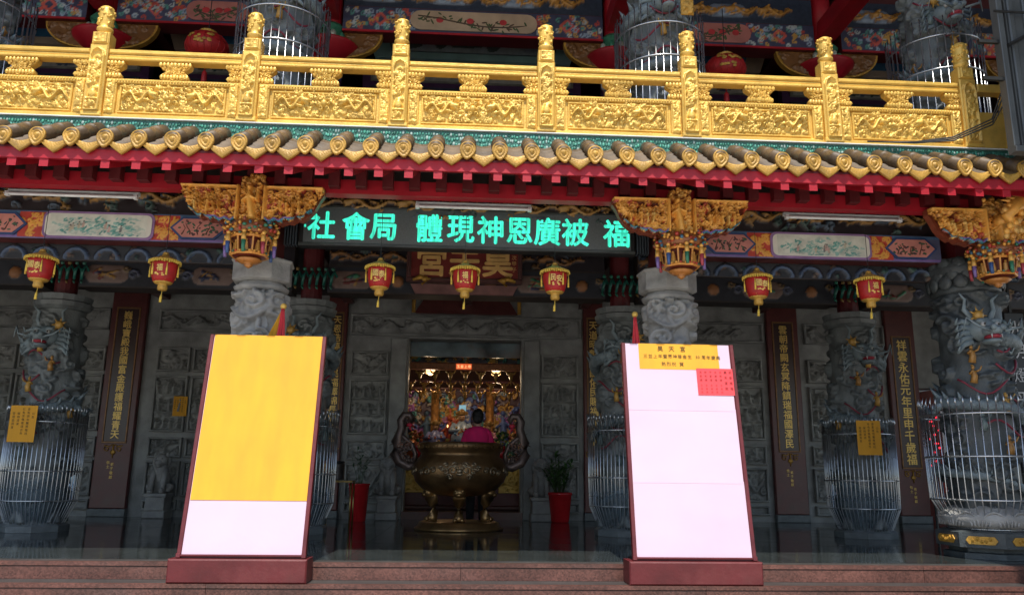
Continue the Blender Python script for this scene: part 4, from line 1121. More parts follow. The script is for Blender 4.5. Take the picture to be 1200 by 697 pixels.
# ================================================================== HANGING GILT BRACKETS
GO, GO2 = (.88, .45, .09), (.62, .27, .045)
def bracket(label, x, y, wing_l=True, wing_r=True, seed=1):
    t = thing('gilt_bracket', label, 'bracket', (x, y, 2.8), 'gilded hanging brackets under the eave')
    q = random.Random(seed); w, h = .60, .40; zt = 3.66
    def outline(u):                                           # lower edge of the wing, stepping up towards its tip
        return h*(0.02 + .30*max(0, (u-.14)/.46)**1.3 + (.55*max(0, (u-.42)/.18)**1.6)) + .012*math.sin(u*60)
    for s in ([-1] if wing_l else []) + ([1] if wing_r else []):
        xi = x + s*.12
        poly = [(u, outline(u)) for u in np.linspace(0, w, 15)] + [(w, h), (0, h)]
        P = [(xi+s*u, zt-h+z) for u, z in poly]
        if s < 0: P = P[::-1]
        wg = MB().C((.25, .06, .03)).prism(P, y-.03, y+.06).build('wing', painted_gloss, t)
        st = scrolls(w, h, 150, .032, seed+s, rad=.34, amp=.8, cols=[GO, GO, GO, GO2, (.5, .08, .04)])
        st += [([(X_+.16, Z_+.12) for X_, Z_ in p], a, b_, 1.2, c_) for p, a, b_, d, c_ in figures(.30, .2, 5, seed+s+5, [GO, GO, (.8, .5, .14), GO2])]
        for k, cc in enumerate(((.05, .25, .32), (.30, .14, .45))):
            st.append(([(u, outline(u)+.014+.016*k+.006*math.sin(u*70)) for u in np.linspace(.01, .50-.2*k, 22)], .010, .009, 1.0, cc))
        st.append(([(.015, .03), (.015, h-.02)], .022, .022, 1.2, GO)); st.append(([(.02, h-.015), (w, h-.015)], .018, .018, .9, GO))
        if s < 0: st = [([(w-X_, Z_) for X_, Z_ in p], a, b_, c_, d) for p, a, b_, c_, d in st]
        relief('wing_carving', xi if s > 0 else xi-w, y-.034, zt-h, w, h, .0085, st, .10, painted_gloss, wg, base_col=(.16, .03, .015),
               mask=lambda u, z, s=s: z > outline(u if s > 0 else w-u)+.004)
    # standing guardian in the middle
    m = MB(); m.C((.5, .22, .04)).bbox(x-.115, x+.115, y-.05, y+.06, 3.27, 3.74, .02)
    gf = m.build('guardian_block', painted_gloss, t)
    gs = [([(X_+.02, Z_+.03) for X_, Z_ in p], a, b_, 1.3, c_) for p, a, b_, d, c_ in figures(.20, .42, 1, seed, [GO])] + scrolls(.24, .50, 70, .028, seed+2, rad=.36, amp=.75, cols=[GO, GO, GO2, (.7, .4, .1)])
    relief('guardian_figure', x-.12, y-.052, 3.26, .24, .50, .0085, gs, .10, painted_gloss, gf, base_col=(.3, .09, .03))
    m = MB()
    for k in range(12): m.C(q.choice((GO, GO2))).blob((x+q.uniform(-.1, .1), y-.06, 3.74+q.uniform(-.02, .04)), (.026, .04, .028), 7, 5)
    m.build('crest', painted_gloss, t, True)
    # leafy collar and octagonal basket
    m = MB(); R = .215
    m.C((.30, .11, .04)).lathe([(.17, 3.12), (.235, 3.15), (.245, 3.2), (.2, 3.27)], 16, x, y)
    for k in range(96):
        a = 2*PI*k/96*3.0; m.C(q.choice(((.05, .22, .13), (.80, .42, .08), (.45, .05, .03), (.06, .16, .24), (.72, .34, .06), (.62, .28, .05), (.3, .08, .04)))).blob((x+.255*math.cos(a)*q.uniform(.92, 1.06), y+.255*math.sin(a)*q.uniform(.92, 1.06), 3.14+q.uniform(0, .12)), (q.uniform(.014, .026), .022, q.uniform(.012, .024)), 6, 4)
    m.build('leaf_collar', painted_gloss, t, True)
    m = MB(); m.C((.16, .03, .02)).lathe([(.20, 3.12), (.20, 3.10), (.145, 3.095), (.13, 2.95), (.17, 2.945), (.17, 2.925), (.10, 2.91)], 8, x, y, PI/8)
    for zz, rr in ((3.108, .212), (2.935, .182)):
        m.C((.70, .30, .06)).tube([(x+rr*math.cos(2*PI*k/8+PI/8), y+rr*math.sin(2*PI*k/8+PI/8), zz) for k in range(9)], .016, 6, False)
        for k in range(24): m.C(q.choice(((.75, .38, .08), (.5, .06, .04), (.08, .22, .16)))).blob((x+rr*1.0*math.cos(2*PI*k/24), y+rr*math.sin(2*PI*k/24), zz+.018), (.016, .016, .012), 5, 4)
    for k in range(8):
        a = 2*PI*k/8+PI/8; m.C((.66, .30, .07)).tube([(x+.20*math.cos(a), y+.20*math.sin(a), 3.10), (x+.172*math.cos(a), y+.172*math.sin(a), 2.94)], .010, 6)
        a = 2*PI*k/8; m.C((.60, .30, .06)).tube([(x+.145*math.cos(a), y+.145*math.sin(a), 2.96), (x+.15*math.cos(a), y+.15*math.sin(a), 3.05)], [.03, .018], 6); m.blob((x+.155*math.cos(a), y+.155*math.sin(a), 3.065), .016, 6, 4)
    bk = m.build('basket', painted_gloss, t)
    m = MB(); m.C((.48, .19, .045)).lathe([(.08, 2.912), (.125, 2.90), (.13, 2.885), (.09, 2.86), (.035, 2.848), (.045, 2.835), (.012, 2.81)], 16, x, y); m.build('pendant', painted_gloss, t, True)
    for k in range(8):                                        # little hanging figures/tassels
        a = 2*PI*k/8; cc = ((.20, .13, .34), (.05, .11, .28), (.04, .2, .11), (.42, .06, .08))[k % 4]
        mm = MB(); px, py = x+.245*math.cos(a), y+.245*math.sin(a)
        mm.C(GO).blob((px, py, 3.13), .022, 7, 5); mm.C((.7, .38, .08)).tube([(px, py, 3.11), (px, py, 3.04)], [.022, .026], 6)
        mm.C(cc).tube([(px, py, 3.04), (px, py, 2.97), (px+.004, py, 2.92)], [.024, .02, .016], 6)
        mm.build('tassel', painted_gloss, t, True)
    return t
bracket('gilded carved bracket with hanging basket, between the long scroll beam and the yellow sheet board', -2.22, 8.0, seed=2)
bracket('gilded carved bracket with hanging basket, above the board with the red slip', 2.22, 8.0, seed=8)
bracket('gilded carved corner bracket with hanging basket beside the big corner dragon column', 5.66, 8.02, True, True, seed=15)
# gold phoenix carving at the corner
b = MB(); cx, cy = 5.64, 7.78
b.C(GO).tube([(cx+.35, cy, 3.72), (cx+.22, cy-.05, 3.70), (cx+.08, cy-.08, 3.62), (cx-.02, cy-.08, 3.50), (cx+.05, cy-.06, 3.40), (cx+.0, cy-.05, 3.3)], [.07, .085, .08, .06, .05, .03], 9)
b.blob((cx+.40, cy-.03, 3.76), (.08, .07, .07), 9, 6); b.cone((cx+.46, cy-.05, 3.76), (cx+.56, cy-.07, 3.72), .03, 6)
q = random.Random(2)
for k in range(30): b.C(q.choice((GO, GO2, (.7, .42, .12)))).blob((cx+.02+q.uniform(-.08, .12), cy-.07+q.uniform(-.03, .03), 3.28+q.uniform(0, .36)), (.035, .035, .04), 6, 4)
for k in range(6): b.C(GO).tube([(cx+.3-.05*k, cy-.06, 3.74-.02*k), (cx+.3-.06*k, cy-.1, 3.80-.025*k), (cx+.24-.06*k, cy-.08, 3.83-.03*k)], [.03, .022, .006], 6)
b.box(cx-.03, cx+.06, cy-.02, cy+.25, 3.45, 3.55)
tag(b.build('phoenix_carving', painted_gloss, None, True), 'gold carved phoenix figure mounted at the eave corner', 'carving')

# ================================================================== LANTERNS
def lantern(x, y, z, label, ch, small=False):
    t = thing('palace_lantern', label, 'lantern', (x, y, z), 'red and gold lanterns hung along the porch')
    # z = centre of the red body
    b = MB(); b.lathe([(.115, z-.125), (.137, z-.06), (.15, z+.02), (.153, z+.10), (.14, z+.12)], 20, x, y)
    sh = b.build('shade', lantern_red, t, True)
    for k in range(6):
        a = 2*PI*k/6; bb = MB(); bb.tube([(x+.117*math.cos(a), y+.117*math.sin(a), z-.105), (x+.147*math.cos(a), y+.147*math.sin(a), z+.09)], .006, 5); bb.build('rib', lantern_gold, sh, True)
    b = MB(); b.lathe([(.04, z+.225), (.045, z+.205), (.085, z+.19), (.15, z+.16), (.178, z+.145), (.18, z+.135), (.14, z+.13)], 24, x, y); b.blob((x, y, z+.235), (.035, .035, .025), 8, 5)
    cp = b.build('cap', lantern_gold, t, True)
    b = MB()
    for k in range(40):
        a = 2*PI*k/40; b.tube([(x+.178*math.cos(a), y+.178*math.sin(a), z+.14), (x+.182*math.cos(a), y+.182*math.sin(a), z+.105+rnd.uniform(-.006, .006))], [.010, .011], 4)
    b.build('fringe', fringe_yellow, cp)
    b = MB(); b.lathe([(.117, z-.122), (.10, z-.142), (.055, z-.155), (.055, z-.165), (.06, z-.20), (.052, z-.225), (.03, z-.228)], 16, x, y); b.build('base', lantern_gold, t, True)
    for k in range(6):
        a = 2*PI*k/6; bb = MB(); bb.tube([(x+.172*math.cos(a), y+.172*math.sin(a), z+.09), (x+.17*math.cos(a), y+.17*math.sin(a), z+.02), (x+.168*math.cos(a), y+.168*math.sin(a), z-.06)], [.004, .011, .013], 5); bb.build('side_tassel', fringe_yellow, t, True)
    b = MB(); b.tube([(x, y, z-.225), (x-.003, y, z-.28)], .004, 5); b.tube([(x-.003, y, z-.28), (x-.006, y, z-.30), (x-.01, y+.002, z-.37)], [.008, .014, .017], 6); b.build('tassel', fringe_yellow, t, True)
    b = MB(); b.tube([(x, y, z+.24), (x, y, z+.24+.62)], .004, 5); b.build('cord', black_metal, t)
    if ch:
        b = MB()
        M = Matrix.Rotation(-.16, 3, 'X')
        for k, c_ in enumerate(ch): letter(b, c_, x+(k-(len(ch)-1)/2)*.075, y-.154, z+.03-.012*k, .095, .8, .03, .0, sh=.012)
        for k in range(9): b.blob((x+rnd.uniform(-.05, .05), y-.133, z-.045+rnd.uniform(-.02, .02)), (.016, .008, .010), 6, 4)
        b.build('gold_print', gold_leaf, sh, kind='stuff')
    t.scale = (.85, .85, .85)
for x, z, ch, lb in ((-4.41, 2.80, '國泰', 'red gold lantern under the flower painted beam, the one farther from the yellow sheet board'),
                     (-3.16, 2.80, '福', 'red gold lantern under the flower painted beam, the one nearer the yellow sheet board'),
                     (-.93, 2.80, '國泰', 'red and gold lantern under the green sign on the yellow sheet board side'),
                     (-.03, 2.80, '福', 'red and gold lantern hanging in front of the temple name plaque'),
                     (.93, 2.80, '民安', 'red and gold lantern under the green sign, nearer the board with the red slip'),
                     (3.14, 2.80, '國泰', 'red and gold lantern nearer the gilt bracket under the beam painted with figures'),
                     (4.39, 2.80, '福', 'red and gold lantern nearer the big corner dragon column')):
    lantern(x, 8.3, z+.015, lb, ch)
def round_lantern(x, y, z, label):
    t = thing('round_lantern', label, 'lantern', (x, y, z), 'round red lanterns on the balcony')
    b = MB(); n = 12
    b.lathe([(.13, -.23), (.26, -.18), (.335, -.08), (.35, 0), (.335, .08), (.26, .18), (.13, .23)], 36)
    sh = b.build('shade', lantern_red, None, True); sh.parent = t
    b = MB()
    for k in range(18):
        a = 2*PI*k/18; b.tube([(r*math.cos(a), r*math.sin(a), zz) for r, zz in ((.13, -.235), (.265, -.18), (.34, -.08), (.355, 0), (.34, .08), (.265, .18), (.13, .235))], .006, 4)
    o = b.build('ribs', lantern_red, None, True); o.parent = sh
    b = MB(); b.lathe([(.14, .22), (.15, .24), (.15, .28), (.05, .29)], 18); o = b.build('cap', lantern_gold, None); o.parent = t
    b = MB(); b.lathe([(.05, -.29), (.14, -.28), (.14, -.23)], 18); o = b.build('base', lantern_gold, None); o.parent = t
    b = MB(); b.tube([(0, 0, -.28), (0, 0, -.42)], .01, 5); b.tube([(0, 0, -.42), (0, 0, -.46), (0, 0, -.75)], [.02, .045, .055], 8); o = b.build('tassel', lantern_red, None, True); o.parent = t
    b = MB(); b.tube([(0, 0, .28), (0, 0, 1.2)], .008, 5); o = b.build('cord', black_metal, None); o.parent = t
    b = MB()
    for k in range(16): b.blob((rnd.uniform(-.2, .2), -.31+.0, rnd.uniform(-.09, .12)), (.035, .03, .025), 6, 4)
    for v_i, v in enumerate(b.v):
        l = math.hypot(v[0], v[1], ); rr = .35*math.sqrt(max(.05, 1-(v[2]/.42)**2)); b.v[v_i] = (v[0], -math.sqrt(max(.001, rr*rr-v[0]**2))-.006+(v[1]+.31)*.25, v[2])
    o = b.build('gold_print', gold_dim, None, kind='stuff'); o.parent = sh; t.scale = (.82, .82, .82)
round_lantern(-3.67, 10.3, 6.50, 'round red balcony lantern in the bay away from the grey metal screen')
round_lantern(3.6, 10.3, 6.48, 'round red balcony lantern between the plaque column and the grey metal screen')

# ================================================================== GREEN MESSAGE SIGN
t = thing('led_sign', 'long dark message sign with glowing green characters between the gilt brackets', 'sign', (0, 8.62, 3.27))
MB().bbox(-1.87, 1.87, 8.60, 8.74, 3.235, 3.70, .01).build('housing', black_metal, t)
MB().box(-1.82, 1.82, 8.585, 8.599, 3.27, 3.665).build('screen', mat('led_screen', (.10, .115, .12), .4, 0, .2, 60), t)
fr = MB(); fr.bbox(-1.87, 1.87, 8.575, 8.599, 3.236, 3.268, .006); fr.bbox(-1.87, 1.87, 8.575, 8.599, 3.667, 3.70, .006); fr.build('frame', mat('sign_frame', (.09, .10, .10), .35, .6), t)
b = MB()
def _sgn(ch, px, w=40): return (ch, px)
for ch, px in (('社', 382), ('會', 421), ('局', 452), ('體', 505), ('現', 541), ('神', 575), ('恩', 609), ('廣', 641), ('被', 674), ('福', 722)):
    X = -1.82 + (px-362)/(739-362)*3.64
    b = MB(); letter(b, ch, X, 8.578, 3.465, .335, .93, .004, 0, sh=.022); b.build('lit_character', led_green, t)
b = MB(); b.box(-1.815, -1.795, 8.578, 8.584, 3.44, 3.47); b.build('lit_character', led_green, t)
for s in (-1, 1):
    for k in range(5): MB().box(s*(1.90+.03*k)-.008, s*(1.90+.03*k)+.008, 8.60, 8.70, 3.24, 3.70).build('louvre_slat', mat('louvre_grey', (.08, .10, .12), .4, .5), t)

# ================================================================== NAME PLAQUE
t = thing('name_plaque', 'dark red temple name plaque with carved gold characters hanging from the inner beam', 'plaque', (0, 11.2, 3.5))
MB().bbox(-.83, .73, 11.10, 11.19, 3.50, 4.05, .02).build('board', mat('plaque_red', (.22, .035, .03), .35, 0, .3, 5), t)
f = MB()
for (a, b_, c_, d) in ((-.87, .77, 3.46, 3.52), (-.87, .77, 4.03, 4.09), (-.87, -.81, 3.521, 4.029), (.71, .77, 3.521, 4.029)): f.bbox(a, b_, 11.06, 11.18, c_, d, .015)
f.build('frame', mat('plaque_frame', (.10, .04, .035), .4, 0, .3, 8), t)
b = MB()
for k, ch in enumerate('宮天昊'):
    b = MB(); letter(b, ch, -.52+.47*k, 11.085, 3.74, .42, 1.1, .03, 0, sh=.025); b.build('gold_character', mat('plaque_gold', (.85, .52, .18), .4, .15), t)
b = MB()
for k, ch in enumerate('歲次甲子'): letter(b, ch, .655, 11.096, 3.93-.09*k, .075, 1, .03, .012)
b.build('small_gold_lettering', mat('plaque_gold'  , (.62, .34, .10)), t, kind='stuff')
for s in (-1, 1):
    b = MB(); b.tube([(-.05+s*.6, 11.02, 3.40), (-.05+s*.5, 11.0, 3.47), (-.05+s*.62, 11.0, 3.5), (-.05+s*.72, 11.02, 3.46)], [.02, .04, .04, .02], 7); b.blob((-.05+s*.55, 10.98, 3.47), (.05, .04, .04), 8, 5); b.build('lion_support', gold_dim, t, True)
MB().prism([(-.75, 3.315), (.65, 3.315), (.72, 3.455), (-.82, 3.455)], 11.22, 11.27).build('backing_panel', mat('rose_panel', (.22, .10, .09), .6, 0, .4, 5), t)

# ================================================================== TUBE LIGHT FITTINGS
def batten(x0, x1, z0, z1, label):
    xc = (x0+x1)/2; L = x1-x0
    t = thing('tube_light', label, 'light fitting', (xc, 8.3, z0), 'unlit white tube lights under the eave')
    M = lambda x: z0 + (z1-z0)*(x-x0)/L
    b = MB(); b.bbox(x0, x1, 8.28, 8.33, z0+.035, z0+.075, .01); b.build('channel', white_metal, t)
    b = MB(); b.add([(x0, 8.22, z0+.0), (x1, 8.22, z0), (x1, 8.28, z0+.04), (x0, 8.28, z0+.04), (x0, 8.221, z0+.006), (x1, 8.221, z0+.006), (x1, 8.28, z0+.05), (x0, 8.28, z0+.05)], [(0,3,2,1),(4,5,6,7),(0,1,5,4),(1,2,6,5),(2,3,7,6),(3,0,4,7)]); b.build('reflector', white_metal, t)
    b = MB(); b.tube([(x0+.03, 8.255, z0+.005), (x1-.03, 8.255, z0+.005)], .016, 8); b.build('tube', mat('milky_tube', (.8, .82, .82), .25), t, True)
    for x in (x0+.02, x1-.02): MB().bbox(x-.02, x+.02, 8.235, 8.285, z0-.015, z0+.034, .006).build('end_holder', white_metal, t)
    for x in (x0+.2, x1-.2): MB().box(x-.01, x+.01, 8.30, 8.315, z0+.075, z0+.36).build('hanger', black_metal, t)
batten(-4.85, -3.5, 3.605, 3.63, 'white tube light fitting above the beam painted with pink hexagons and flower scroll')
batten(-.58, .67, 3.60, 3.66, 'white tube light fitting directly above the green message sign')
batten(3.48, 4.8, 3.605, 3.65, 'white tube light fitting above the beam painted with small figures')

# ================================================================== STANDING BOARDS
def board(label, xl, xr, print_fn):
    t = thing('notice_board', label, 'notice board', ((xl+xr)/2, 7.6, -.148))
    MB().bbox(xl-.05, xr+.03, 7.465, 7.765, -.147, .055, .012).build('base', maroon, t)
    A = Vector(((xl+xr)/2, 7.545, .056)); lean = .375/2.06; Hh = 2.09; w = xr-xl
    M = Matrix.Translation(A) @ Matrix.Rotation(-math.atan(lean), 4, 'X')
    def tr(b):
        b.v = [tuple(M @ Vector(v)) for v in b.v]; return b
    b = MB(); b.bbox(-w/2, w/2, .004, .05, 0.0, Hh, .004); tr(b).build('panel', maroon, t)
    for (a, c_, d, e) in ((-w/2-.001, -w/2+.035, 0, Hh+.001), (w/2-.035, w/2+.001, 0, Hh+.001)):
        b = MB(); b.bbox(a, c_, -.012, .052, d, e, .004); tr(b).build('frame', maroon, t)
    b = MB(); b.bbox(-w/2+.01, w/2-.01, -.02, .0, .012, .03, .004); b.bbox(-w/2-.005, -w/2+.035, -.025, -.013, .0, .04, .004); b.bbox(w/2-.035, w/2+.005, -.025, -.013, .0, .04, .004); tr(b).build('ledge', maroon, t)
    for s in (-1, 1):                                         # rear struts
        b = MB(); b.tube([(A.x+s*w*.35, 7.70+.2, .85), (A.x+s*w*.35, 8.35, .01)], .02, 6); b.build('strut', maroon, t)
    print_fn(t, tr, w, Hh)
    return t
def sheet(x0, x1, z0, z1, y):
    b = MB(); nx, nz = 14, 24; vs = []
    for j in range(nz+1):
        for i in range(nx+1):
            x = x0+(x1-x0)*i/nx; z = z0+(z1-z0)*j/nz
            vs.append((x, y-.0012*abs(math.sin(7*x+3*z))-.001*math.sin(11*z+2*x)**2, z))
    b.add(vs, [(j*(nx+1)+i, j*(nx+1)+i+1, (j+1)*(nx+1)+i+1, (j+1)*(nx+1)+i) for j in range(nz) for i in range(nx)])
    return b
def left_print(t, tr, w, H):
    tr(sheet(-w/2+.037, w/2-.037, .032, H-.004, .0005)).build('white_sheet', paper_white, t, True)
    tr(sheet(-w/2+.042, w/2-.037, .50, H-.002, -.004)).build('yellow_sheet', paper_yellow, t, True)
def right_print(t, tr, w, H):
    for k, (a, c_) in enumerate(((.032, .72), (.70, 1.42), (1.40, H-.004))):
        tr(sheet(-w/2+.037, w/2-.037-.004*k, a, c_, .0012-.0016*k)).build('white_sheet', paper_white, t, True)
    p = tr(sheet(-w/2+.17, w/2-.16, H-.27, H-.002, -.004)).build('yellow_sheet', paper_yellow, t, True)
    b = MB()
    for k, ch in enumerate('昊天宮'): letter(b, ch, -.18+.115*k, -.0075, H-.055, .062, 1, .01, .008)
    s = '三並上年暨眾神尊金生'
    for k, ch in enumerate(s): letter(b, ch, -.335+.05*k, -.0075, H-.135, .044, 1, .01, .006)
    for k, ch in enumerate('50'): letter(b, ch, .185+.022*k, -.0075, H-.138, .04, 1, .01, .004)
    for k, ch in enumerate('周年慶典'): letter(b, ch, .255+.05*k, -.0075, H-.14, .044, 1, .01, .006)
    for k, ch in enumerate('熱烈祝賀'): letter(b, ch, -.155+.052*k+(.025 if k > 2 else 0), -.0075, H-.215, .046, 1, .01, .006)
    tr(b).build('black_lettering', ink, p, kind='stuff')
    p = tr(sheet(w/2-.40, w/2-.025, H-.53, H-.255, -.008)).build('red_slip', paper_red, t, True)
    b = MB(); x1 = w/2-.06
    for c_, col in enumerate(('祈安植福', '昊天宮啟', '光明燈', '太歲燈', '平安燈', '財利燈', '文昌燈')):
        for k, ch in enumerate(col): letter(b, ch, x1-.05*c_, -.0115, H-.295-(.055 if c_ < 2 else .04)*k, .032 if c_ < 2 else .024, 1, .01, .006)
        if c_ > 1:
            for k, ch in enumerate('三百元'): letter(b, ch, x1-.05*c_, -.0115, H-.43-.035*k, .02, 1, .01, .006)
    tr(b).build('ink_lettering', ink_red, p, kind='stuff')
board('tilted maroon notice board covered by a large blank yellow sheet over white paper', -2.50, -1.38, left_print)
board('tilted maroon notice board of white paper with yellow title strip and red slip', 1.56, 2.70, right_print)

# temple flags behind the boards
def flag(x, label, twist):
    t = thing('furled_flag', label, 'flag', (x, 8.18, 0), 'furled flags behind the boards')
    MB().lathe([(.10, .002), (.10, .03), (.03, .05), (.02, .06)], 14, x, 8.18).build('stand', black_metal, t)
    b = MB(); b.tube([(x, 8.18, .06), (x+.02, 8.18, 2.44)], .012, 8); b.build('pole', maroon, t, True)
    b = MB(); b.blob((x+.02, 8.18, 2.46), .033, 12, 8); b.build('finial', gold, t, True)
    for k, (m_, dx) in enumerate(((paper_red, .0), (mat('flag_yellow', (.8, .42, .03), .8), -.13))[:2 if twist > 0 else 1]):
        b = MB(); n = 9; vs = []
        for j in range(12):
            u = j/11; z = 2.43-.75*u; sp = (.015+.07*u)
            for i in range(n): vs.append((x+.02+dx*u*2.0*1.0+sp*(i/(n-1)-.5)*2, 8.165+.03*k-.02*math.sin(i*2.3+u*3), z))
        b.add(vs, [(j*n+i, j*n+i+1, (j+1)*n+i+1, (j+1)*n+i) for j in range(11) for i in range(n-1)])
        o = b.build('cloth', m_, t, True); sm = o.modifiers.new('thick', 'SOLIDIFY'); sm.thickness = .004
flag(-1.90, 'furled red and yellow flag on a pole behind the yellow sheet board', 1)
flag(1.74, 'furled red flag on a pole behind the board with the red slip', -1)

# ================================================================== COUPLET BOARDS
def couplet(x0, x1, text, label, zt=3.78, zb=1.28, narrow=False):
    t = thing('couplet_board', label, 'couplet board', ((x0+x1)/2, WALLY-.05, 0), 'gold lettered couplet boards')
    y = WALLY-.11; xc = (x0+x1)/2; w = x1-x0
    MB().bbox(x0, x1, y, WALLY-.002, 0.14, 4.1, .015).build('board', maroon_wood, t)
    MB().bbox(x0-.01, x1+.01, y-.02, WALLY-.002, 0.001, .139, .01).build('foot', stone_dark, t)
    f = MB(); i = w*.16
    a, b_ = x0+i, x1-i
    f.bbox(a, b_, y-.022, y-.001, zb, zb+.03, .006); f.bbox(a, b_, y-.022, y-.001, zt-.03, zt, .006)
    f.bbox(a, a+.028, y-.0215, y-.001, zb+.031, zt-.031, .006); f.bbox(b_-.028, b_, y-.0215, y-.001, zb+.031, zt-.031, .006)
    f.build('gold_frame', mat('dim_frame_gold', (.26, .13, .05), .4, .3, .3, 12), t)
    MB().box(a+.03, b_-.03, y-.006, y-.001, zb+.032, zt-.032).build('inner_panel', mat('couplet_black', (.05, .022, .02), .3), t)
    n = len(text); dz = (zt-zb-.14)/n; b = MB()
    for k, ch in enumerate(text):
        b = MB(); letter(b, ch, xc, y-.012, zt-.07-dz*(k+.5), dz*1.0, .95, .03, 0, sh=.012); b.build('gold_character', gold_leaf, t)
    b = MB()                                                  # gilt scroll under the frame
    for s in (-1, 1):
        b.tube([(xc+s*px, y-.01, pz) for px, pz in spiral(.11, zb-.10, .06, 1.2, s, PI/2, 10)], .010, 5)
        b.tube([(xc+s*.02, y-.01, zb-.02), (xc+s*.08, y-.01, zb-.06), (xc+s*.16, y-.01, zb-.04)], .010, 5)
    b.tube([(xc, y-.01, zb-.02), (xc, y-.01, zb-.26)], [.016, .008], 5); b.blob((xc, y-.01, zb-.16), (.05, .012, .045), 8, 5)
    b.build('gilt_scroll', gold_dim, t, True)
    b = MB()
    for c_ in range(2):
        for k, ch in enumerate('弟子敬獻' if c_ else '信士'): letter(b, ch, xc-.06+.07*c_, y-.008, zb-.34-.075*k-.03*c_, .06, 1, .04, .015)
    b.build('small_gold_lettering', gold_leaf, t, kind='stuff')
couplet(-6.62, -5.98, '巍峨寶殿我國富金殿護福耀青天', 'maroon couplet board with gold characters beside the stone lion under the orange paper')
couplet(-2.62, -2.26, '天恩浩蕩祐萬民福澤綿長昭日月', 'narrow maroon couplet board behind the small glass table and red pail', narrow=True)
couplet(2.24, 2.62, '天道昭彰護國佑民賜福降祥瑞', 'narrow maroon couplet board beside the red pot with the leafy plant', narrow=True)
couplet(5.84, 6.46, '雲朝帝闕玄冥降鎮瑞福國澤民', 'maroon couplet board with gold characters between stone panels, behind the cage near the side doorway')
couplet(8.22, 8.80, '祥雲永佑元年里申千歲福', 'maroon couplet board with larger gold characters beside the pale side doorway', 3.55, 1.0)

# yellow paper notices
def notice(x, y, z, w, h, label, col=paper_yellow, lines=True, rot=0.0, sup=None):
    t = thing('paper_notice', label, 'notice', (x, y, z))
    M = Matrix.Rotation(rot, 3, 'Z')
    b = MB(); b.bbox(-w/2, w/2, -.004, 0, -h/2, h/2, .001); b.v = [tuple(M @ Vector(v)+Vector((x, y, z))) for v in b.v]; b.build('sheet', col, t)
    if lines:
        b = MB()
        for c_, s in enumerate(('公告', '香客請勿觸摸龍柱', '以免受傷敬請合作', '保持清潔', '管理委員會')):
            for k, ch in enumerate(s): letter(b, ch, w*.36-w*.18*c_, -.006, h*.40-h*.095*k-(h*.12 if c_ in (0, 3, 4) else 0), h*.075, 1, .01, .004)
        b.v = [tuple(M @ Vector(v)+Vector((x, y, z))) for v in b.v]; b.build('lettering', ink, t, kind='stuff')
notice(-5.74, 10.905, 1.38, .34, .47, 'yellow paper notice tied to the cage away from the side doorway')
notice(5.58, 10.915, 1.36, .34, .47, 'yellow paper notice tied to the cage near the pale side doorway')
notice(-5.20, 15.09, 1.96, .25, .36, 'small orange yellow paper stuck on the carved stone wall')
notice(8.72, 15.115, 1.78, .20, .30, 'small yellow paper on the couplet board beside the pale side doorway')
notice(1.25, 15.13, 1.60, .22, .26, 'small white paper sign on the door pilaster', mat('white_paper', (.8, .82, .82), .7), False)

# ================================================================== INCENSE BURNER
cx, cy = -.05, 12.46
t = thing('incense_burner', 'large bronze three legged incense burner with curled dragon handles on a round base', 'incense burner', (cx, cy, 0))
MB().lathe([(.66, .002), (.665, .03), (.62, .06), (.60, .11), (.56, .125), (.3, .13)], 40, cx, cy).build('base', bronze, t, True)
BW = mat('bowl_bronze', (.27, .155, .065), .36, .75, .45, 4, .25, 25, dirt=(.07, .05, .03), dirt_amt=.7)
bowl = MB().lathe([(.15, .50), (.38, .53), (.56, .61), (.67, .73), (.715, .86), (.70, .98), (.64, 1.08), (.60, 1.12), (.60, 1.17), (.625, 1.19), (.625, 1.20), (.64, 1.21), (.64, 1.31), (.625, 1.325), (.57, 1.325), (.56, 1.20), (.50, 1.0), (.3, .8), (.05, .75)], 56, cx, cy).build('bowl', BW, t, True)
b = MB(); q = random.Random(6)
for k in range(26):
    a = 2*PI*k/26; b.tube([(cx+.645*math.cos(a+.06*math.cos(w)), cy+.645*math.sin(a+.06*math.cos(w)), 1.26+.03*math.sin(w)) for w in np.linspace(0, 2*PI, 9)], .006, 4)
b.build('rim_pattern', bronze, bowl, True, kind='stuff')
b = MB()                                                      # lion mask with scrolls on the front of the bowl
def onb(u, z): 
    r = np.interp(z, [.61, .73, .86, .98, 1.08], [.56, .67, .715, .70, .64]); a = -PI/2+u/r; return (cx+(r+.005)*math.cos(a), cy+(r+.005)*math.sin(a), z)
for s in (-1, 1):
    for (u, z, r_) in ((.10, .90, .07), (.20, .88, .055), (.27, .92, .045), (.14, .80, .05), (.07, .98, .04), (.20, .98, .035)):
        b.tube([onb(s*px, pz) for px, pz in spiral(u, z, r_, 1.3, 1, 0, 10)], [.016]*10+[.006], 5)
    b.blob(onb(s*.035, .93), (.022, .02, .022), 7, 5)
    for a0 in (.75, 1.35, 2.1): 
        for (u, z, r_) in ((0, .88, .08), (.12, .86, .05), (-.12, .9, .05)): b.tube([onb(s*(a0*.7+px), pz) for px, pz in spiral(u, z, r_, 1.3, 1, 0, 10)], [.014]*10+[.006], 5)
b.blob(onb(0, .885), (.05, .035, .04), 9, 6); b.blob(onb(0, .84), (.06, .03, .025), 9, 6)
b.build('lion_mask', mat('worn_bronze', (.42, .32, .2), .35, .8, .3, 20), bowl, True, kind='stuff')
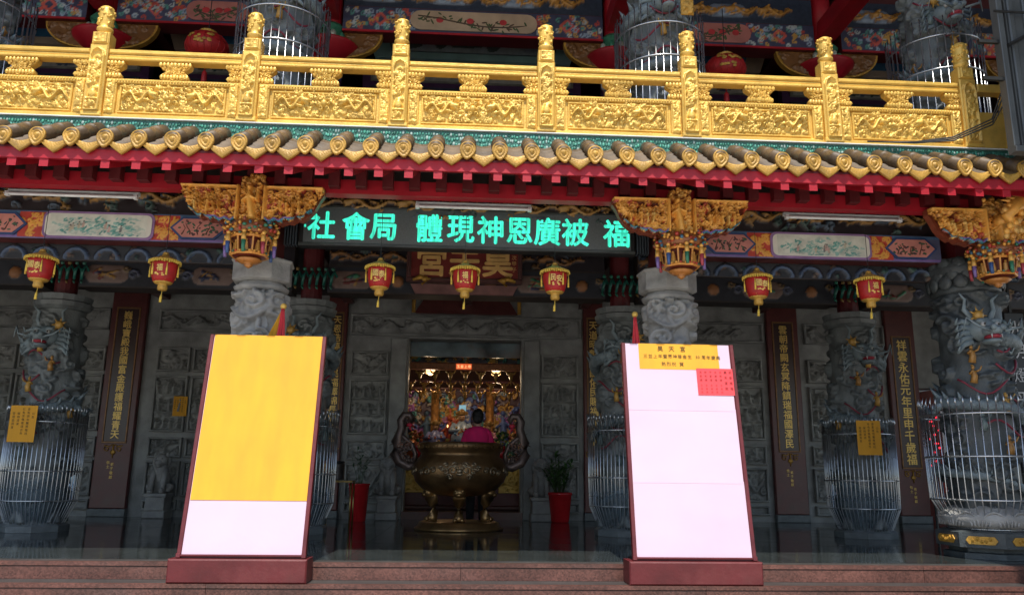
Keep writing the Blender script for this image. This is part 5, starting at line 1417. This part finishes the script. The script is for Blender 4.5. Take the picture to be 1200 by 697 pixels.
for k, a in enumerate((-PI/2, PI/6, 5*PI/6, )):
    b = MB(); d = Vector((math.cos(a), math.sin(a), 0)); o = Vector((cx, cy, 0))
    if k: d = Vector((math.cos(a)*1.05, -.15 + .0*math.sin(a), 0))
    P = lambda r, z: tuple(o+d*r+Vector((0, 0, z)))
    b.tube([P(.40, .68), P(.46, .58), P(.47, .50), P(.42, .38), P(.40, .28), P(.43, .20), P(.45, .135)], [.10, .115, .10, .07, .06, .075, .095], 12)
    b.blob(P(.50, .56), (.09, .09, .085), 10, 7); b.blob(P(.57, .53), (.05, .05, .035), 8, 5)
    for s in (-1, 1):
        pr = Vector((-d.y, d.x, 0)).normalized()*s*.05
        b.blob(tuple(Vector(P(.555, .59))+pr), (.024,)*3, 7, 5); b.blob(tuple(Vector(P(.44, .63))+pr*1.8), (.03, .03, .04), 7, 5)
        b.blob(tuple(Vector(P(.53, .165))+pr), (.035, .045, .035), 7, 5)
    b.build('leg', bronze, t, True)
for s in (-1, 1):
    b = MB(); X = lambda u: cx+s*u
    out = [(.66, .98), (.78, .95), (.92, 1.02), (1.00, 1.16), (.99, 1.32), (.93, 1.45), (.90, 1.56), (.92, 1.67), (.87, 1.76), (.79, 1.76), (.74, 1.69), (.76, 1.61), (.83, 1.60), (.85, 1.66), (.81, 1.68)]
    b.tube([(X(u), cy, z) for u, z in out], [.065, .07, .075, .075, .07, .07, .068, .066, .062, .058, .054, .046, .038, .03, .02], 10)
    b.tube([(X(u), cy, z) for u, z in ((.70, 1.0), (.68, 1.15), (.74, 1.30), (.86, 1.40), (.92, 1.46))], [.04, .035, .035, .04, .045], 8)
    q = random.Random(12)
    for k in range(16):
        u, z = q.uniform(.72, .96), q.uniform(1.03, 1.38); b.tube([(X(px), cy+q.uniform(-.02, .02), pz) for px, pz in spiral(u, z, q.uniform(.03, .06), 1.1, q.choice((-1, 1)), q.uniform(0, 6), 9)], [.020]*9+[.008], 6)
    for k, (u, z) in enumerate(out[2:11]):
        if k > 0:
            du, dz = u-.80, z-1.40; l = math.hypot(du, dz); b.cone((X(u), cy, z), (X(u+du/l*.10), cy, z+dz/l*.10), .02, 5)
    hd = b.build('dragon_handle', bronze_dark, t, True)
    b = MB(); b.blob((X(.78), cy-.04, 1.60), (.05, .04, .035), 9, 6); b.cone((X(.78), cy-.05, 1.56), (X(.74), cy-.06, 1.50), .025, 6); b.build('red_tongue', mat('red_lacquer', (.6, .03, .06), .35), hd, True)
    b = MB()
    for k in range(14):
        u, z = q.uniform(.76, .95), q.uniform(1.02, 1.36); b.tube([(X(px), cy-.035, pz) for px, pz in spiral(u, z, .035, .9, 1, q.uniform(0, 6), 7)], .005, 4)
    b.build('copper_edging', mat('copper_edge', (.5, .26, .18), .35, .7), hd, True, kind='stuff')
b = MB(); b.lathe([(.56, 1.20), (.3, 1.24), (.02, 1.25)], 24, cx, cy, close=False); b.build('ash', mat('ash', (.4, .38, .35), .95), t)
t.scale = (1, 1, .955)

# ================================================================== PERSON IN PINK (seen from behind)
px, py = .22, 13.3
t = thing('person', 'person in a bright pink top standing behind the bronze burner, head bowed towards the altar', 'person', (px, py, 0))
def limb(b, pts, rs, n=12): b.tube(pts, rs, n)
b = MB()                                                       # body under the clothes: neck, head, forearms and hands
b.lathe([(.055, 1.44), (.052, 1.50), (.06, 1.56)], 12, px, py+.09)
b.blob((px, py+.13, 1.63), (.078, .095, .115), 14, 10)
for s in (-1, 1):
    b.blob((px+s*.08, py+.13, 1.62), (.015, .025, .035), 7, 5)
    b.tube([(px+s*.20, py+.05, 1.12), (px+s*.14, py+.26, 1.18), (px+s*.03, py+.38, 1.28)], [.042, .034, .028], 10)
    for k in range(5): b.tube([(px+s*.03, py+.38, 1.28), (px+s*(.022-.008*k), py+.40+.006*k, 1.33), (px+s*.012, py+.41-.004*k, 1.40-.012*abs(k-2))], [.012, .010, .007], 6)
b.blob((px, py+.225, 1.61), (.014, .022, .02), 7, 5)
b.build('body', skin_m, t, True)
b = MB(); k = 20; prof = [(.16, .11, .84), (.165, .115, .95), (.165, .115, 1.08), (.17, .12, 1.22), (.185, .125, 1.34), (.165, .12, 1.41), (.12, .10, 1.455), (.075, .075, 1.485)]
vs = []; fs = []
for (rx, ry, z) in prof:
    for j in range(k):
        a = 2*PI*j/k; vs.append((px+rx*math.cos(a), py+.05*max(0, z-1.2)/.25+ry*math.sin(a)+.006*math.sin(5*a+z*20), z))
for i in range(len(prof)-1):
    for j in range(k): fs.append((i*k+j, i*k+(j+1) % k, (i+1)*k+(j+1) % k, (i+1)*k+j))
fs.append(tuple(range(k-1, -1, -1))); fs.append(tuple((len(prof)-1)*k+j for j in range(k)))
b.add(vs, fs)
for s in (-1, 1): b.tube([(px+s*.08, py+.05, 1.43), (px+s*.15, py+.05, 1.375), (px+s*.19, py+.05, 1.28), (px+s*.20, py+.05, 1.12)], [.06, .07, .065, .06], 12)
b.build('pink_top', pink_cloth, t, True)
b = MB()
for s in (-1, 1):
    b.tube([(px+s*.08, py, .92), (px+s*.09, py-.01, .5), (px+s*.095, py, .08)], [.095, .075, .055], 12)
    b.blob((px+s*.095, py+.05, .045), (.05, .13, .044), 10, 6)
b.blob((px, py, .88), (.165, .12, .11), 14, 8)
b.build('trousers', dark_cloth, t, True)
b = MB(); b.blob((px, py+.10, 1.655), (.092, .10, .115), 16, 10); b.blob((px, py+.05, 1.60), (.075, .06, .08), 12, 8); b.build('hair', hair_m, t, True)
t.scale = (1.06, 1.06, 1.06)

# ================================================================== LIONS, POTS, TABLE
def lion(x, label, s):
    y = 14.82
    t = thing('stone_lion', label, 'stone lion', (x, y, 0), 'stone lions along the wall')
    MB().bbox(x-.19, x+.19, y-.2, y+.2, .001, .13, .015).build('plinth', stone, t); MB().bbox(x-.165, x+.165, y-.18, y+.18, .131, .36, .012).build('pedestal', stone, t); MB().bbox(x-.19, x+.19, y-.2, y+.2, .361, .42, .012).build('pedestal_cap', stone, t)
    b = MB()
    b.tube([(x, y+.1, .45), (x, y+.08, .62), (x, y, .80), (x, y-.05, .92)], [.15, .15, .13, .12], 12)
    b.blob((x, y-.07, .98), (.125, .12, .12), 12, 8); b.blob((x, y-.17, .94), (.07, .06, .055), 9, 6); b.blob((x, y-.16, .885), (.06, .05, .025), 8, 5)
    q = random.Random(int(x*7))
    for k in range(26):
        a = q.uniform(0, 2*PI); b.blob((x+.13*math.cos(a), y-.0+.02*q.random(), .95+.13*math.sin(a)), (.034, .05, .034), 7, 5)
    for w in (-1, 1):
        b.tube([(x+w*.09, y-.06, .82), (x+w*.10, y-.13, .62), (x+w*.10, y-.14, .45)], [.06, .05, .045], 9); b.blob((x+w*.10, y-.17, .45), (.05, .065, .035), 8, 5)
        b.tube([(x+w*.12, y+.06, .55), (x+w*.17, y-.02, .52), (x+w*.15, y-.05, .45)], [.08, .07, .05], 9)
        b.blob((x+w*.045, y-.165, 1.005), (.024,)*3, 7, 5); b.blob((x+w*.1, y-.05, 1.08), (.03, .02, .04), 7, 5)
    b.blob((x+s*.1, y-.2, .47), .05, 9, 6)
    b.build('lion_body', stone, t, True)
lion(-1.34, 'grey stone lion on a pedestal beside the doorway, near the red pail', 1)
lion(1.40, 'grey stone lion on a pedestal beside the doorway, near the leafy potted plant', -1)
lion(-5.32, 'grey stone lion on a pedestal under the small orange yellow wall paper', 1)

def leaf(b, base, tip, w, col, sag=.0):
    p0, p1 = Vector(base), Vector(tip); d = p1-p0; sd = d.cross(Vector((0, 0, 1)))
    sd = sd.normalized() if sd.length > 1e-5 else Vector((1, 0, 0)); up = Vector((0, 0, 1)); b.C(col)
    vs = []; n = 5
    for i in range(n+1):
        t_ = i/n; c_ = p0+d*t_+up*(sag*4*t_*(1-t_)); ww = w*math.sin(PI*(.08+.92*t_)**.8)*(1-.0*t_)
        vs += [c_-sd*ww, c_+up*ww*.15-up*ww*.4, c_+sd*ww]
    b.add(vs, [f for i in range(n) for f in ((3*i, 3*i+1, 3*i+4, 3*i+3), (3*i+1, 3*i+2, 3*i+5, 3*i+4))])
t = thing('potted_plant', 'shiny red flowerpot with a bushy green plant beside the couplet board', 'potted plant', (1.72, 14.55, 0))
MB().lathe([(.15, .002), (.16, .02), (.205, .46), (.215, .47), (.215, .51), (.19, .515), (.185, .47)], 28, 1.72, 14.55).build('pot', red_glaze, t, True)
b = MB(); b.lathe([(.18, .44), (.1, .47), (.01, .48)], 20, 1.72, 14.55, close=False); b.build('soil', dark_wood, t)
q = random.Random(31)
for k in range(15):
    a = q.uniform(0, 6.28); r = q.uniform(.02, .30); hgt = q.uniform(.35, .68)
    sx_, sy_ = 1.72+.06*math.cos(a), 14.55+.06*math.sin(a); tx, ty = 1.72+r*math.cos(a), 14.55+r*math.sin(a)*.8
    b = MB(); b.C((.06, .09, .03)).tube([(sx_, sy_, .46), ((sx_+tx)/2, (sy_+ty)/2, .5+hgt*.5), (tx, ty, .5+hgt)], [.009, .008, .005], 5)
    for i in range(17):
        u = .25+.75*i/16; bx, by, bz = sx_+(tx-sx_)*u, sy_+(ty-sy_)*u, .46+(hgt+.04)*u; aa = q.uniform(0, 6.28); L = q.uniform(.10, .18)
        leaf(b, (bx, by, bz), (bx+L*math.cos(aa), by+L*math.sin(aa), bz+q.uniform(-.02, .09)), q.uniform(.016, .026), q.choice(((.05, .15, .03), (.07, .20, .04), (.10, .24, .05), (.04, .10, .03), (.08, .19, .04))), .02)
    b.build('leafy_stem', painted, t, True)
t = thing('red_pail', 'tall red pail with a sparse reed plant, between the glass table and a stone lion', 'pail', (-1.78, 14.3, 0))
MB().lathe([(.13, .002), (.135, .01), (.175, .60), (.185, .61), (.185, .63), (.165, .63), (.13, .3)], 24, -1.78, 14.3).build('pail', red_glaze, t, True)
for k in range(7):
    a = q.uniform(0, 6.28); b = MB(); r = q.uniform(.05, .16); hh = q.uniform(.35, .75)
    b.C((.05, .10, .05)).tube([(-1.78, 14.3, .3), (-1.78+r*.4*math.cos(a), 14.3, .75), (-1.78+r*math.cos(a), 14.3+r*.5*math.sin(a), .62+hh)], [.006, .005, .003], 5)
    for i in range(4): 
        aa = q.uniform(0, 6.28); zz = .62+hh*(.5+.14*i); leaf(b, (-1.78+r*.8*math.cos(a), 14.3, zz), (-1.78+r*.8*math.cos(a)+.13*math.cos(aa), 14.3+.1*math.sin(aa), zz+.06), .014, (.04, .10, .05), .02)
    b.build('reed_stem', painted, t, True)
t = thing('side_table', 'small brass legged glass table in front of the red pail', 'table', (-1.87, 12.6, 0))
for sx in (-1, 1):
    for sy in (-1, 1):
        b = MB(); b.tube([(-1.87+sx*.20, 12.6+sy*.17, .003), (-1.87+sx*.20, 12.6+sy*.17, .665)], .013, 8); b.build('leg', mat('brass', (.55, .38, .14), .3, .9), t, True)
fr_ = MB(); 
for (a, c_, d, e) in ((-.22, .22, -.19, -.16), (-.22, .22, .16, .19), (-.22, -.19, -.158, .158), (.19, .22, -.158, .158)): fr_.box(-1.87+a, -1.87+c_, 12.6+d, 12.6+e, .666, .692)
fr_.build('rim', MATS['brass'], t)
MB().bbox(-1.87-.23, -1.87+.23, 12.6-.2, 12.6+.2, .694, .704, .003).build('glass_top', acrylic, t)
t = thing('tin_drum', 'short dark ribbed tin drum standing on the glass table', 'tin', (-1.92, 12.6, .705))
b = MB(); pr = []
for k in range(9): pr += [(.115, .706+.027*k), (.122, .713+.027*k), (.115, .72+.027*k)]
b.lathe(pr+[(.10, .95)], 24, -1.92, 12.6); b.build('drum', mat('dark_tin', (.10, .09, .085), .35, .7, .3, 10), t, True)
MB().lathe([(.118, .951), (.118, .975), (.03, .985)], 24, -1.92, 12.6).build('lid', black_metal, t, True)

# ================================================================== ALTAR HALL
t = thing('altar_canopy', 'gilded altar canopy with rows of hanging gold pendants seen through the doorway', 'altar canopy', (0, 16.6, 2.3))
MB().box(-1.5, 1.5, 16.60, 16.72, 3.05, 3.50).build('valance', mat('canopy_red', (.16, .05, .03), .5), t)
st = dragon(.3, 1.4, .16, .06, .035, 3, (.62, .38, .08), 1.4) + dragon(2.7, 1.6, .16, .06, .035, 5, (.62, .38, .08), 1.4) + scrolls(3, .3, 60, .05, 4, cols=[(.55, .33, .07), (.05, .25, .2), (.5, .3, .06)])
relief('gilt_valance', -1.5, 16.596, 3.06, 3.0, .30, .018, st, .06, painted_gloss, t, base_col=(.05, .05, .06))
MB().bbox(-1.5, 1.5, 16.50, 16.58, 2.90, 3.04, .012).build('gilt_rail', mat('rail_gilt', (.30, .11, .04), .4, .3, .4, 25), t)
MB().box(-.20, .12, 16.485, 16.498, 2.915, 3.03).build('lit_plate', mat('lit_plate', (.6, .1, .04), .5, emit=(1, .16, .04), estr=.5), t)
b = MB()
for k, ch in enumerate('玉皇上帝'): letter(b, ch, -.155+.077*k, 16.482, 2.972, .07, 1, .01, .01)
b.build('lit_characters', mat('lit_gold_text', (.9, .7, .3), .5, emit=(1, .7, .3), estr=.9), t)
pm = MB(); q = random.Random(5)
pm.C((.45, .27, .07)); pm.tube([(0, 0, 0), (0, 0, -.05), (0, 0, -.12), (0, 0, -.2)], [.015, .05, .035, .006], 7)
for s in (-1, 1): pm.tube([(0, 0, -.05), (s*.07, -.01, -.02), (s*.11, -.01, .04)], [.02, .022, .008], 6)
pm.blob((0, -.02, -.03), .035, 7, 5); pm.cone((0, 0, -.2), (0, 0, -.27), .02, 6)
p0 = None
for row, (z, n, y) in enumerate(((2.86, 9, 16.52), (2.66, 10, 16.75), (2.50, 9, 16.95))):
    for k in range(n):
        l = (-1.25+2.5*k/(n-1)+(.12 if row % 2 else 0), y-16.6, z-2.3)
        if p0 is None: p0 = pm.build('gold_pendant', painted_gloss, None, True); p0.parent = t; p0.location = l
        else: share(p0, t, l, (0, 0, rnd.uniform(-.4, .4)))
for row, y in enumerate((16.80, 17.0)): MB().box(-1.5, 1.5, y, y+.06, 2.56-.16*row+.12, 2.60-.16*row+.12).build('canopy_rail', maroon_wood, t)
for s in (-1, 1): MB().bbox(s*1.55-.05, s*1.55+.05, 16.6, 16.7, .002, 3.5, .01).build('canopy_post', maroon_wood, t)
MB().prism([(-1.3, 3.06), (1.3, 3.06), (1.3, 3.40), (-1.3, 3.40)], 15.75, 15.79).build('painted_header', mat('header_paint', (.16, .22, .24), .3, 0, .8, 2, dirt=(.35, .15, .08), dirt_amt=.7), t)

t = thing('altar_table', 'dark red altar table with gold front panels behind the bronze burner', 'altar', (0, 16.6, 0))
MB().bbox(-1.3, 1.3, 16.2, 17.0, .14, .20, .01).build('plinth', maroon_wood, t); MB().bbox(-1.25, 1.25, 16.26, 16.95, .201, 1.06, .01).build('body', maroon, t); MB().bbox(-1.32, 1.32, 16.18, 17.0, 1.061, 1.12, .012).build('top', maroon_wood, t)
for x in (-.98, -.34, .3, .94):
    p = MB().bbox(x-.24, x+.24, 16.235, 16.258, .45, .98, .008); p = p.build('gold_panel', gold, t)
    relief('carving', x-.2, 16.233, .49, .4, .45, .016, flowers(.4, .45, 6, int(x*9))+scrolls(.4, .45, 18, .05, 2), .03, gold, p)
# embroidered screen behind the statues
t = thing('altar_screen', 'many coloured carved altar screen behind the robed statues in the hall', 'altar screen', (0, 18.5, 0))
MB().bbox(-1.75, 1.75, 18.5, 18.6, .002, 2.75, .01).build('backing', maroon_wood, t)
_c = [(.5, .3, .08), (.10, .16, .42), (.35, .12, .4), (.08, .3, .3), (.55, .12, .06), (.5, .45, .4), (.12, .2, .3), (.45, .26, .07)]
st = scrolls(3.4, 1.5, 260, .085, 77, rad=.34, amp=.8, cols=_c)
for k in range(7): st += [([(X_+.2+.45*k, Z_+.15+.1*(k % 2)) for X_, Z_ in p], a_, b_, 1.2, c_) for p, a_, b_, d, c_ in figures(.4, 1.0, 1, 80+k, _c)]
relief('carving', -1.7, 18.498, 1.2, 3.4, 1.5, .02, st, .12, painted_gloss, t, base_col=(.06, .03, .05))
for s_ in (-1, 1): MB().lathe([(.09, .002), (.09, 2.74)], 16, s_*.62-.05, 18.3).build('screen_column', mat('screen_column_gold', (.42, .2, .06), .4, .3, .6, 12), t, True)
MB().bbox(-.13, .03, 18.36, 18.40, 2.10, 2.34, .01).build('lit_niche', mat('lit_niche', (.3, .6, .7), .5, emit=(.25, .55, .75), estr=.35), t)
# deities, vases and lamps on the altar
def deity(x, y, z, h, robe, label, seed):
    t = thing('deity_statue', label, 'statue', (x, y, z), 'robed statues on the altar')
    q = random.Random(seed); b = MB()
    b.C(robe).tube([(x, y, z), (x, y-.02, z+h*.28), (x, y, z+h*.55), (x, y, z+h*.68)], [h*.26, h*.27, h*.19, h*.07], 14)
    for s in (-1, 1): b.tube([(x+s*h*.16, y, z+h*.58), (x+s*h*.26, y-h*.08, z+h*.42), (x+s*h*.06, y-h*.2, z+h*.42)], [h*.09, h*.1, h*.06], 9)
    for k in range(24): b.C(q.choice(((.6, .36, .08), (.5, .08, .05), (.06, .2, .34), (.6, .36, .08)))).blob((x+q.uniform(-.2, .2)*h, y-h*.24, z+q.uniform(.05, .5)*h), (.03*h, .03*h, .03*h), 6, 4)
    rb = b.build('robe', painted_gloss, t, True)
    b = MB(); b.C((.45, .25, .14)).blob((x, y-.01, z+h*.76), (h*.085, h*.085, h*.105), 12, 8); b.blob((x, y-h*.095, z+h*.75), (h*.016, h*.02, h*.025), 6, 4)
    for s in (-1, 1): b.C((.02, .02, .02)).blob((x+s*h*.035, y-h*.078, z+h*.775), (h*.014, h*.012, h*.01), 6, 4)
    b.C((.04, .02, .02)).tube([(x, y-h*.07, z+h*.69), (x, y-h*.08, z+h*.58)], [h*.035, h*.008], 6)
    b.build('head', painted_gloss, t, True)
    b = MB(); b.C((.30, .17, .05)).lathe([(h*.095, z+h*.82), (h*.11, z+h*.84), (h*.09, z+h*.90), (h*.1, z+h*.93), (h*.03, z+h*.99)], 14, x, y)
    for s in (-1, 1): b.blob((x+s*h*.12, y, z+h*.88), (h*.05, h*.015, h*.05), 7, 5)
    b.build('crown', painted_gloss, t, True)
for x, y, z, h, rc, lb in ((-.06, 17.6, 1.35, .85, (.30, .38, .5), 'pale blue robed deity statue in the middle of the altar'), (-.62, 17.5, 1.25, .7, (.18, .2, .4), 'blue robed deity statue on the altar beside the middle statue, toward the red pail'),
                           (.52, 17.5, 1.25, .7, (.42, .2, .26), 'rose robed deity statue on the altar above the person in pink'), (-1.1, 17.4, 1.15, .55, (.45, .16, .05), 'small orange robed statue at the altar end nearest the red pail'), (1.05, 17.4, 1.15, .55, (.08, .25, .18), 'small green robed statue at the altar end nearest the potted plant')):
    deity(x, y, z, h, rc, lb, int(x*20))
tt = thing('altar_shelf', 'dark stepped shelf carrying the robed statues', 'shelf', (0, 17.5, 0))
MB().bbox(-1.4, 1.4, 17.15, 18.2, .002, 1.148, .01).build('shelf_body', maroon_wood, tt); MB().bbox(-.9, .8, 17.26, 18.1, 1.149, 1.249, .01).build('shelf_step', maroon_wood, tt); MB().bbox(-.32, .2, 17.34, 18.0, 1.25, 1.349, .01).build('shelf_step', maroon_wood, tt)
for x, lb in ((-.34, 'gold candle stand on the altar table, nearer the red pail'), (.22, 'gold candle stand on the altar table, nearer the potted plant')):
    tt = thing('candle_stand', lb, 'candle stand', (x, 16.5, 1.12), 'gold candle stands')
    b = MB(); b.lathe([(.09, 1.121), (.085, 1.14), (.02, 1.17), (.03, 1.27), (.05, 1.33), (.018, 1.36), (.03, 1.46), (.06, 1.50), (.01, 1.51)], 14, x, 16.5); b.build('stand', gold, tt, True)
    b = MB(); b.lathe([(.022, 1.511), (.022, 1.72)], 10, x, 16.5); b.build('candle', mat('red_candle', (.5, .03, .03), .5), tt)
    b = MB(); b.blob((x, 16.5, 1.755), (.014, .014, .03), 8, 6); b.build('flame', lamp_warm, tt, True)
for x, lb in ((-.95, 'orange flower vase on the altar table near the red pail end'), (.78, 'green flower vase on the altar table behind the person in pink')):
    tt = thing('flower_vase', lb, 'vase', (x, 16.5, 1.12), 'altar flower vases')
    b = MB(); b.lathe([(.05, 1.121), (.09, 1.2), (.07, 1.3), (.05, 1.34), (.07, 1.37)], 16, x, 16.5); b.build('vase', red_glaze, tt, True)
    b = MB(); q = random.Random(int(x*5))
    for k in range(26):
        a = q.uniform(0, 6.28); r = q.uniform(0, .13); z = 1.40+q.uniform(0, .25)
        b.C(q.choice(((.6, .16, .04), (.55, .1, .05), (.05, .13, .04))) if x < 0 else q.choice(((.04, .14, .04), (.06, .16, .05), (.5, .4, .1)))).blob((x+r*math.cos(a), 16.5+r*math.sin(a), z), (.035, .035, .03), 7, 5)
    b.build('flowers', painted, tt, True)
# lit hall lamps
for x, lb in ((-.75, 'lit warm altar lamp hanging behind the canopy pendants, nearer the red pail'), (.65, 'lit warm altar lamp hanging behind the canopy pendants, nearer the potted plant')):
    tt = thing('hall_lamp', lb, 'lamp', (x, 17.1, 2.95), 'lit lamps over the altar')
    b = MB(); b.lathe([(.02, 3.02), (.09, 2.98), (.10, 2.90), (.02, 2.86)], 14, x, 17.15); b.build('globe', lamp_warm, tt, True)
    b = MB(); b.tube([(x, 17.15, 3.02), (x, 17.15, 4.12)], .008, 5); b.build('cord', black_metal, tt)
    ld = bpy.data.lights.new('hall_lamp_light', 'POINT'); ld.energy = 11; ld.color = (1, .74, .46); ld.shadow_soft_size = .1
    lo = bpy.data.objects.new('hall_lamp_light', ld); COL.objects.link(lo); lo.parent = tt; lo.location = (0, 0, -.22)
# small lit porch spot lamp
tt = thing('spot_lamp', 'small lit white spot lamp under the inner painted beam', 'lamp', (-3.52, 10.9, 3.66))
b = MB(); b.blob((-3.52, 10.86, 3.62), .032, 10, 7); b.build('bulb', lamp_white, tt, True)
b = MB(); b.tube([(-3.52, 10.88, 3.63), (-3.52, 11.0, 3.68), (-3.52, 11.31, 3.72)], [.04, .03, .012], 9); b.build('housing', black_metal, tt, True)

# ================================================================== RIGHT SIDE: SCREEN, BANNER, NEON
t = thing('metal_screen', 'grey corrugated metal screen with steel frame and an added shade canopy, beside the end of the gold balustrade', 'screen', (5.6, 6.9, 4.0))
MB().box(5.28, 7.2, 6.93, 6.96, 3.95, 7.2).build('sheet', grey_metal, t)
for k in range(12): MB().bbox(5.32+.16*k, 5.38+.16*k, 6.90, 6.929, 3.96, 7.2, .012).build('rib', grey_metal, t)
MB().bbox(5.19, 5.25, 6.88, 6.98, 3.93, 7.2, .006).build('frame_post', grey_metal, t)
MB().box(5.251, 5.279, 6.90, 6.96, 3.95, 7.2).build('frame_edge', black_metal, t)
for z in (5.02, 4.62):
    MB().box(4.98, 5.189, 6.90, 6.935, z, z+.035).build('bracket_arm', black_metal, t)
b = MB(); b.tube([(5.25, 6.87, 4.98), (5.9, 6.86, 5.35)], .02, 6); b.tube([(5.15, 6.87, 5.35), (5.9, 6.86, 5.33)], .012, 6); b.build('brace', black_metal, t)
MB().box(7.6, 7.75, 6.70, 6.85, -.47, 7.2).build('ground_post', grey_metal, t)
MB().box(7.6, 7.75, 1.2, 1.35, -.47, 7.2).build('ground_post', grey_metal, t)
MB().box(7.76, 7.80, .8, 6.98, -.47, 7.2).build('added_shade_wall', grey_metal, t)  # unseen wall added to block light from the right front
MB().box(5.10, 10.5, .8, 6.98, 7.21, 7.26).build('added_shade_roof', grey_metal, t)  # unseen roof, with its ribs, added to keep the sun off the corner
for k in range(26): MB().bbox(5.12+.21*k, 5.19+.21*k, .82, 6.97, 7.261, 7.30, .01).build('added_roof_rib', grey_metal, t)
MB().box(5.19, 7.2, 6.87, 6.98, 3.87, 3.929).build('sill_beam', grey_metal, t)
t = thing('cloth_banner', 'narrow red and blue embroidered banner hanging behind the big corner dragon column', 'banner', (6.6, 9.6, 1.3))
st = scrolls(.22, 1.5, 30, .05, 3, cols=[(.08, .16, .4), (.6, .5, .4), (.5, .04, .06), (.1, .2, .3)])
MB().box(6.50, 6.72, 9.6, 9.61, 1.2, 2.7).build('cloth', mat('banner_red', (.42, .03, .06), .8), t)
relief('embroidery', 6.50, 9.598, 1.2, .22, 1.5, .012, st, .006, painted, t, base_col=(.42, .03, .07))
MB().box(6.48, 6.74, 9.59, 9.62, 2.701, 2.74).build('rod', gold_dim, t); MB().box(6.605, 6.615, 9.60, 9.61, 2.741, 4.12).build('cord', black_metal, t)
t = thing('vertical_sign', 'tall black vertical sign hanging beyond the big corner dragon column', 'sign', (6.95, 9.7, .9))
MB().bbox(6.84, 7.10, 9.66, 9.76, .9, 2.9, .01).build('housing', black_metal, t)
b = MB()
for k, ch in enumerate('光明燈平安燈'):
    b = MB(); letter(b, ch, 6.97, 9.655, 2.7-.3*k, .2, 1, .01, .01); b.build('character', mat('sign_white', (.5, .5, .5), .5), t)
MB().box(6.95, 6.98, 9.70, 9.73, 2.901, 4.12).build('hanger', black_metal, t)
# red neon figures seen through the corner cage
t = thing('red_light_frame', 'red lit light frame standing behind the big corner cage', 'light', (6.05, 10.05, 0), None)
b = MB(); b.tube([(5.92, 10.05, .002), (5.92, 10.05, 1.75)], .015, 6); b.tube([(6.2, 10.05, .002), (6.2, 10.05, 1.75)], .015, 6); b.build('post', black_metal, t)
b = MB()
for k in range(13): b.blob((5.90+.02*(k % 5)+.05*(k % 3), 10.02, .98+.055*k), (.016+.008*(k % 3), .012, .014), 6, 4)
b.build('lit_tube', led_red, t, True)
# side doorway: red jamb strips and low green lit strip
t = thing('side_door', 'open red door leaf edge at the pale side doorway', 'door', (9.3, 15.3, 0))
MB().bbox(9.16, 9.24, 15.2, 15.9, .002, 2.53, .01).build('leaf', mat('door_red', (.45, .05, .03), .5), t); b = MB(); b.tube([(9.15, 15.25, 1.0), (9.10, 15.25, 1.0), (9.10, 15.25, 1.2), (9.15, 15.25, 1.2)], .012, 6); b.build('handle', steel, t, True)

# loose black cables trailing along the ledge by the metal screen
t = thing('black_cables', 'loose black cables trailing from the metal screen along the green ledge', 'cables', (4.6, 7.5, 4.2))
for k in range(3):
    b = MB(); b.tube([(4.1+.1*k, 7.54, 4.215), (4.6, 7.53, 4.212+.006*k), (5.0, 7.50, 4.24+.02*k), (5.3, 7.3, 4.34+.03*k), (5.24, 6.99, 4.45+.08*k)], .008, 6); b.build('cable', black_metal, t, True)
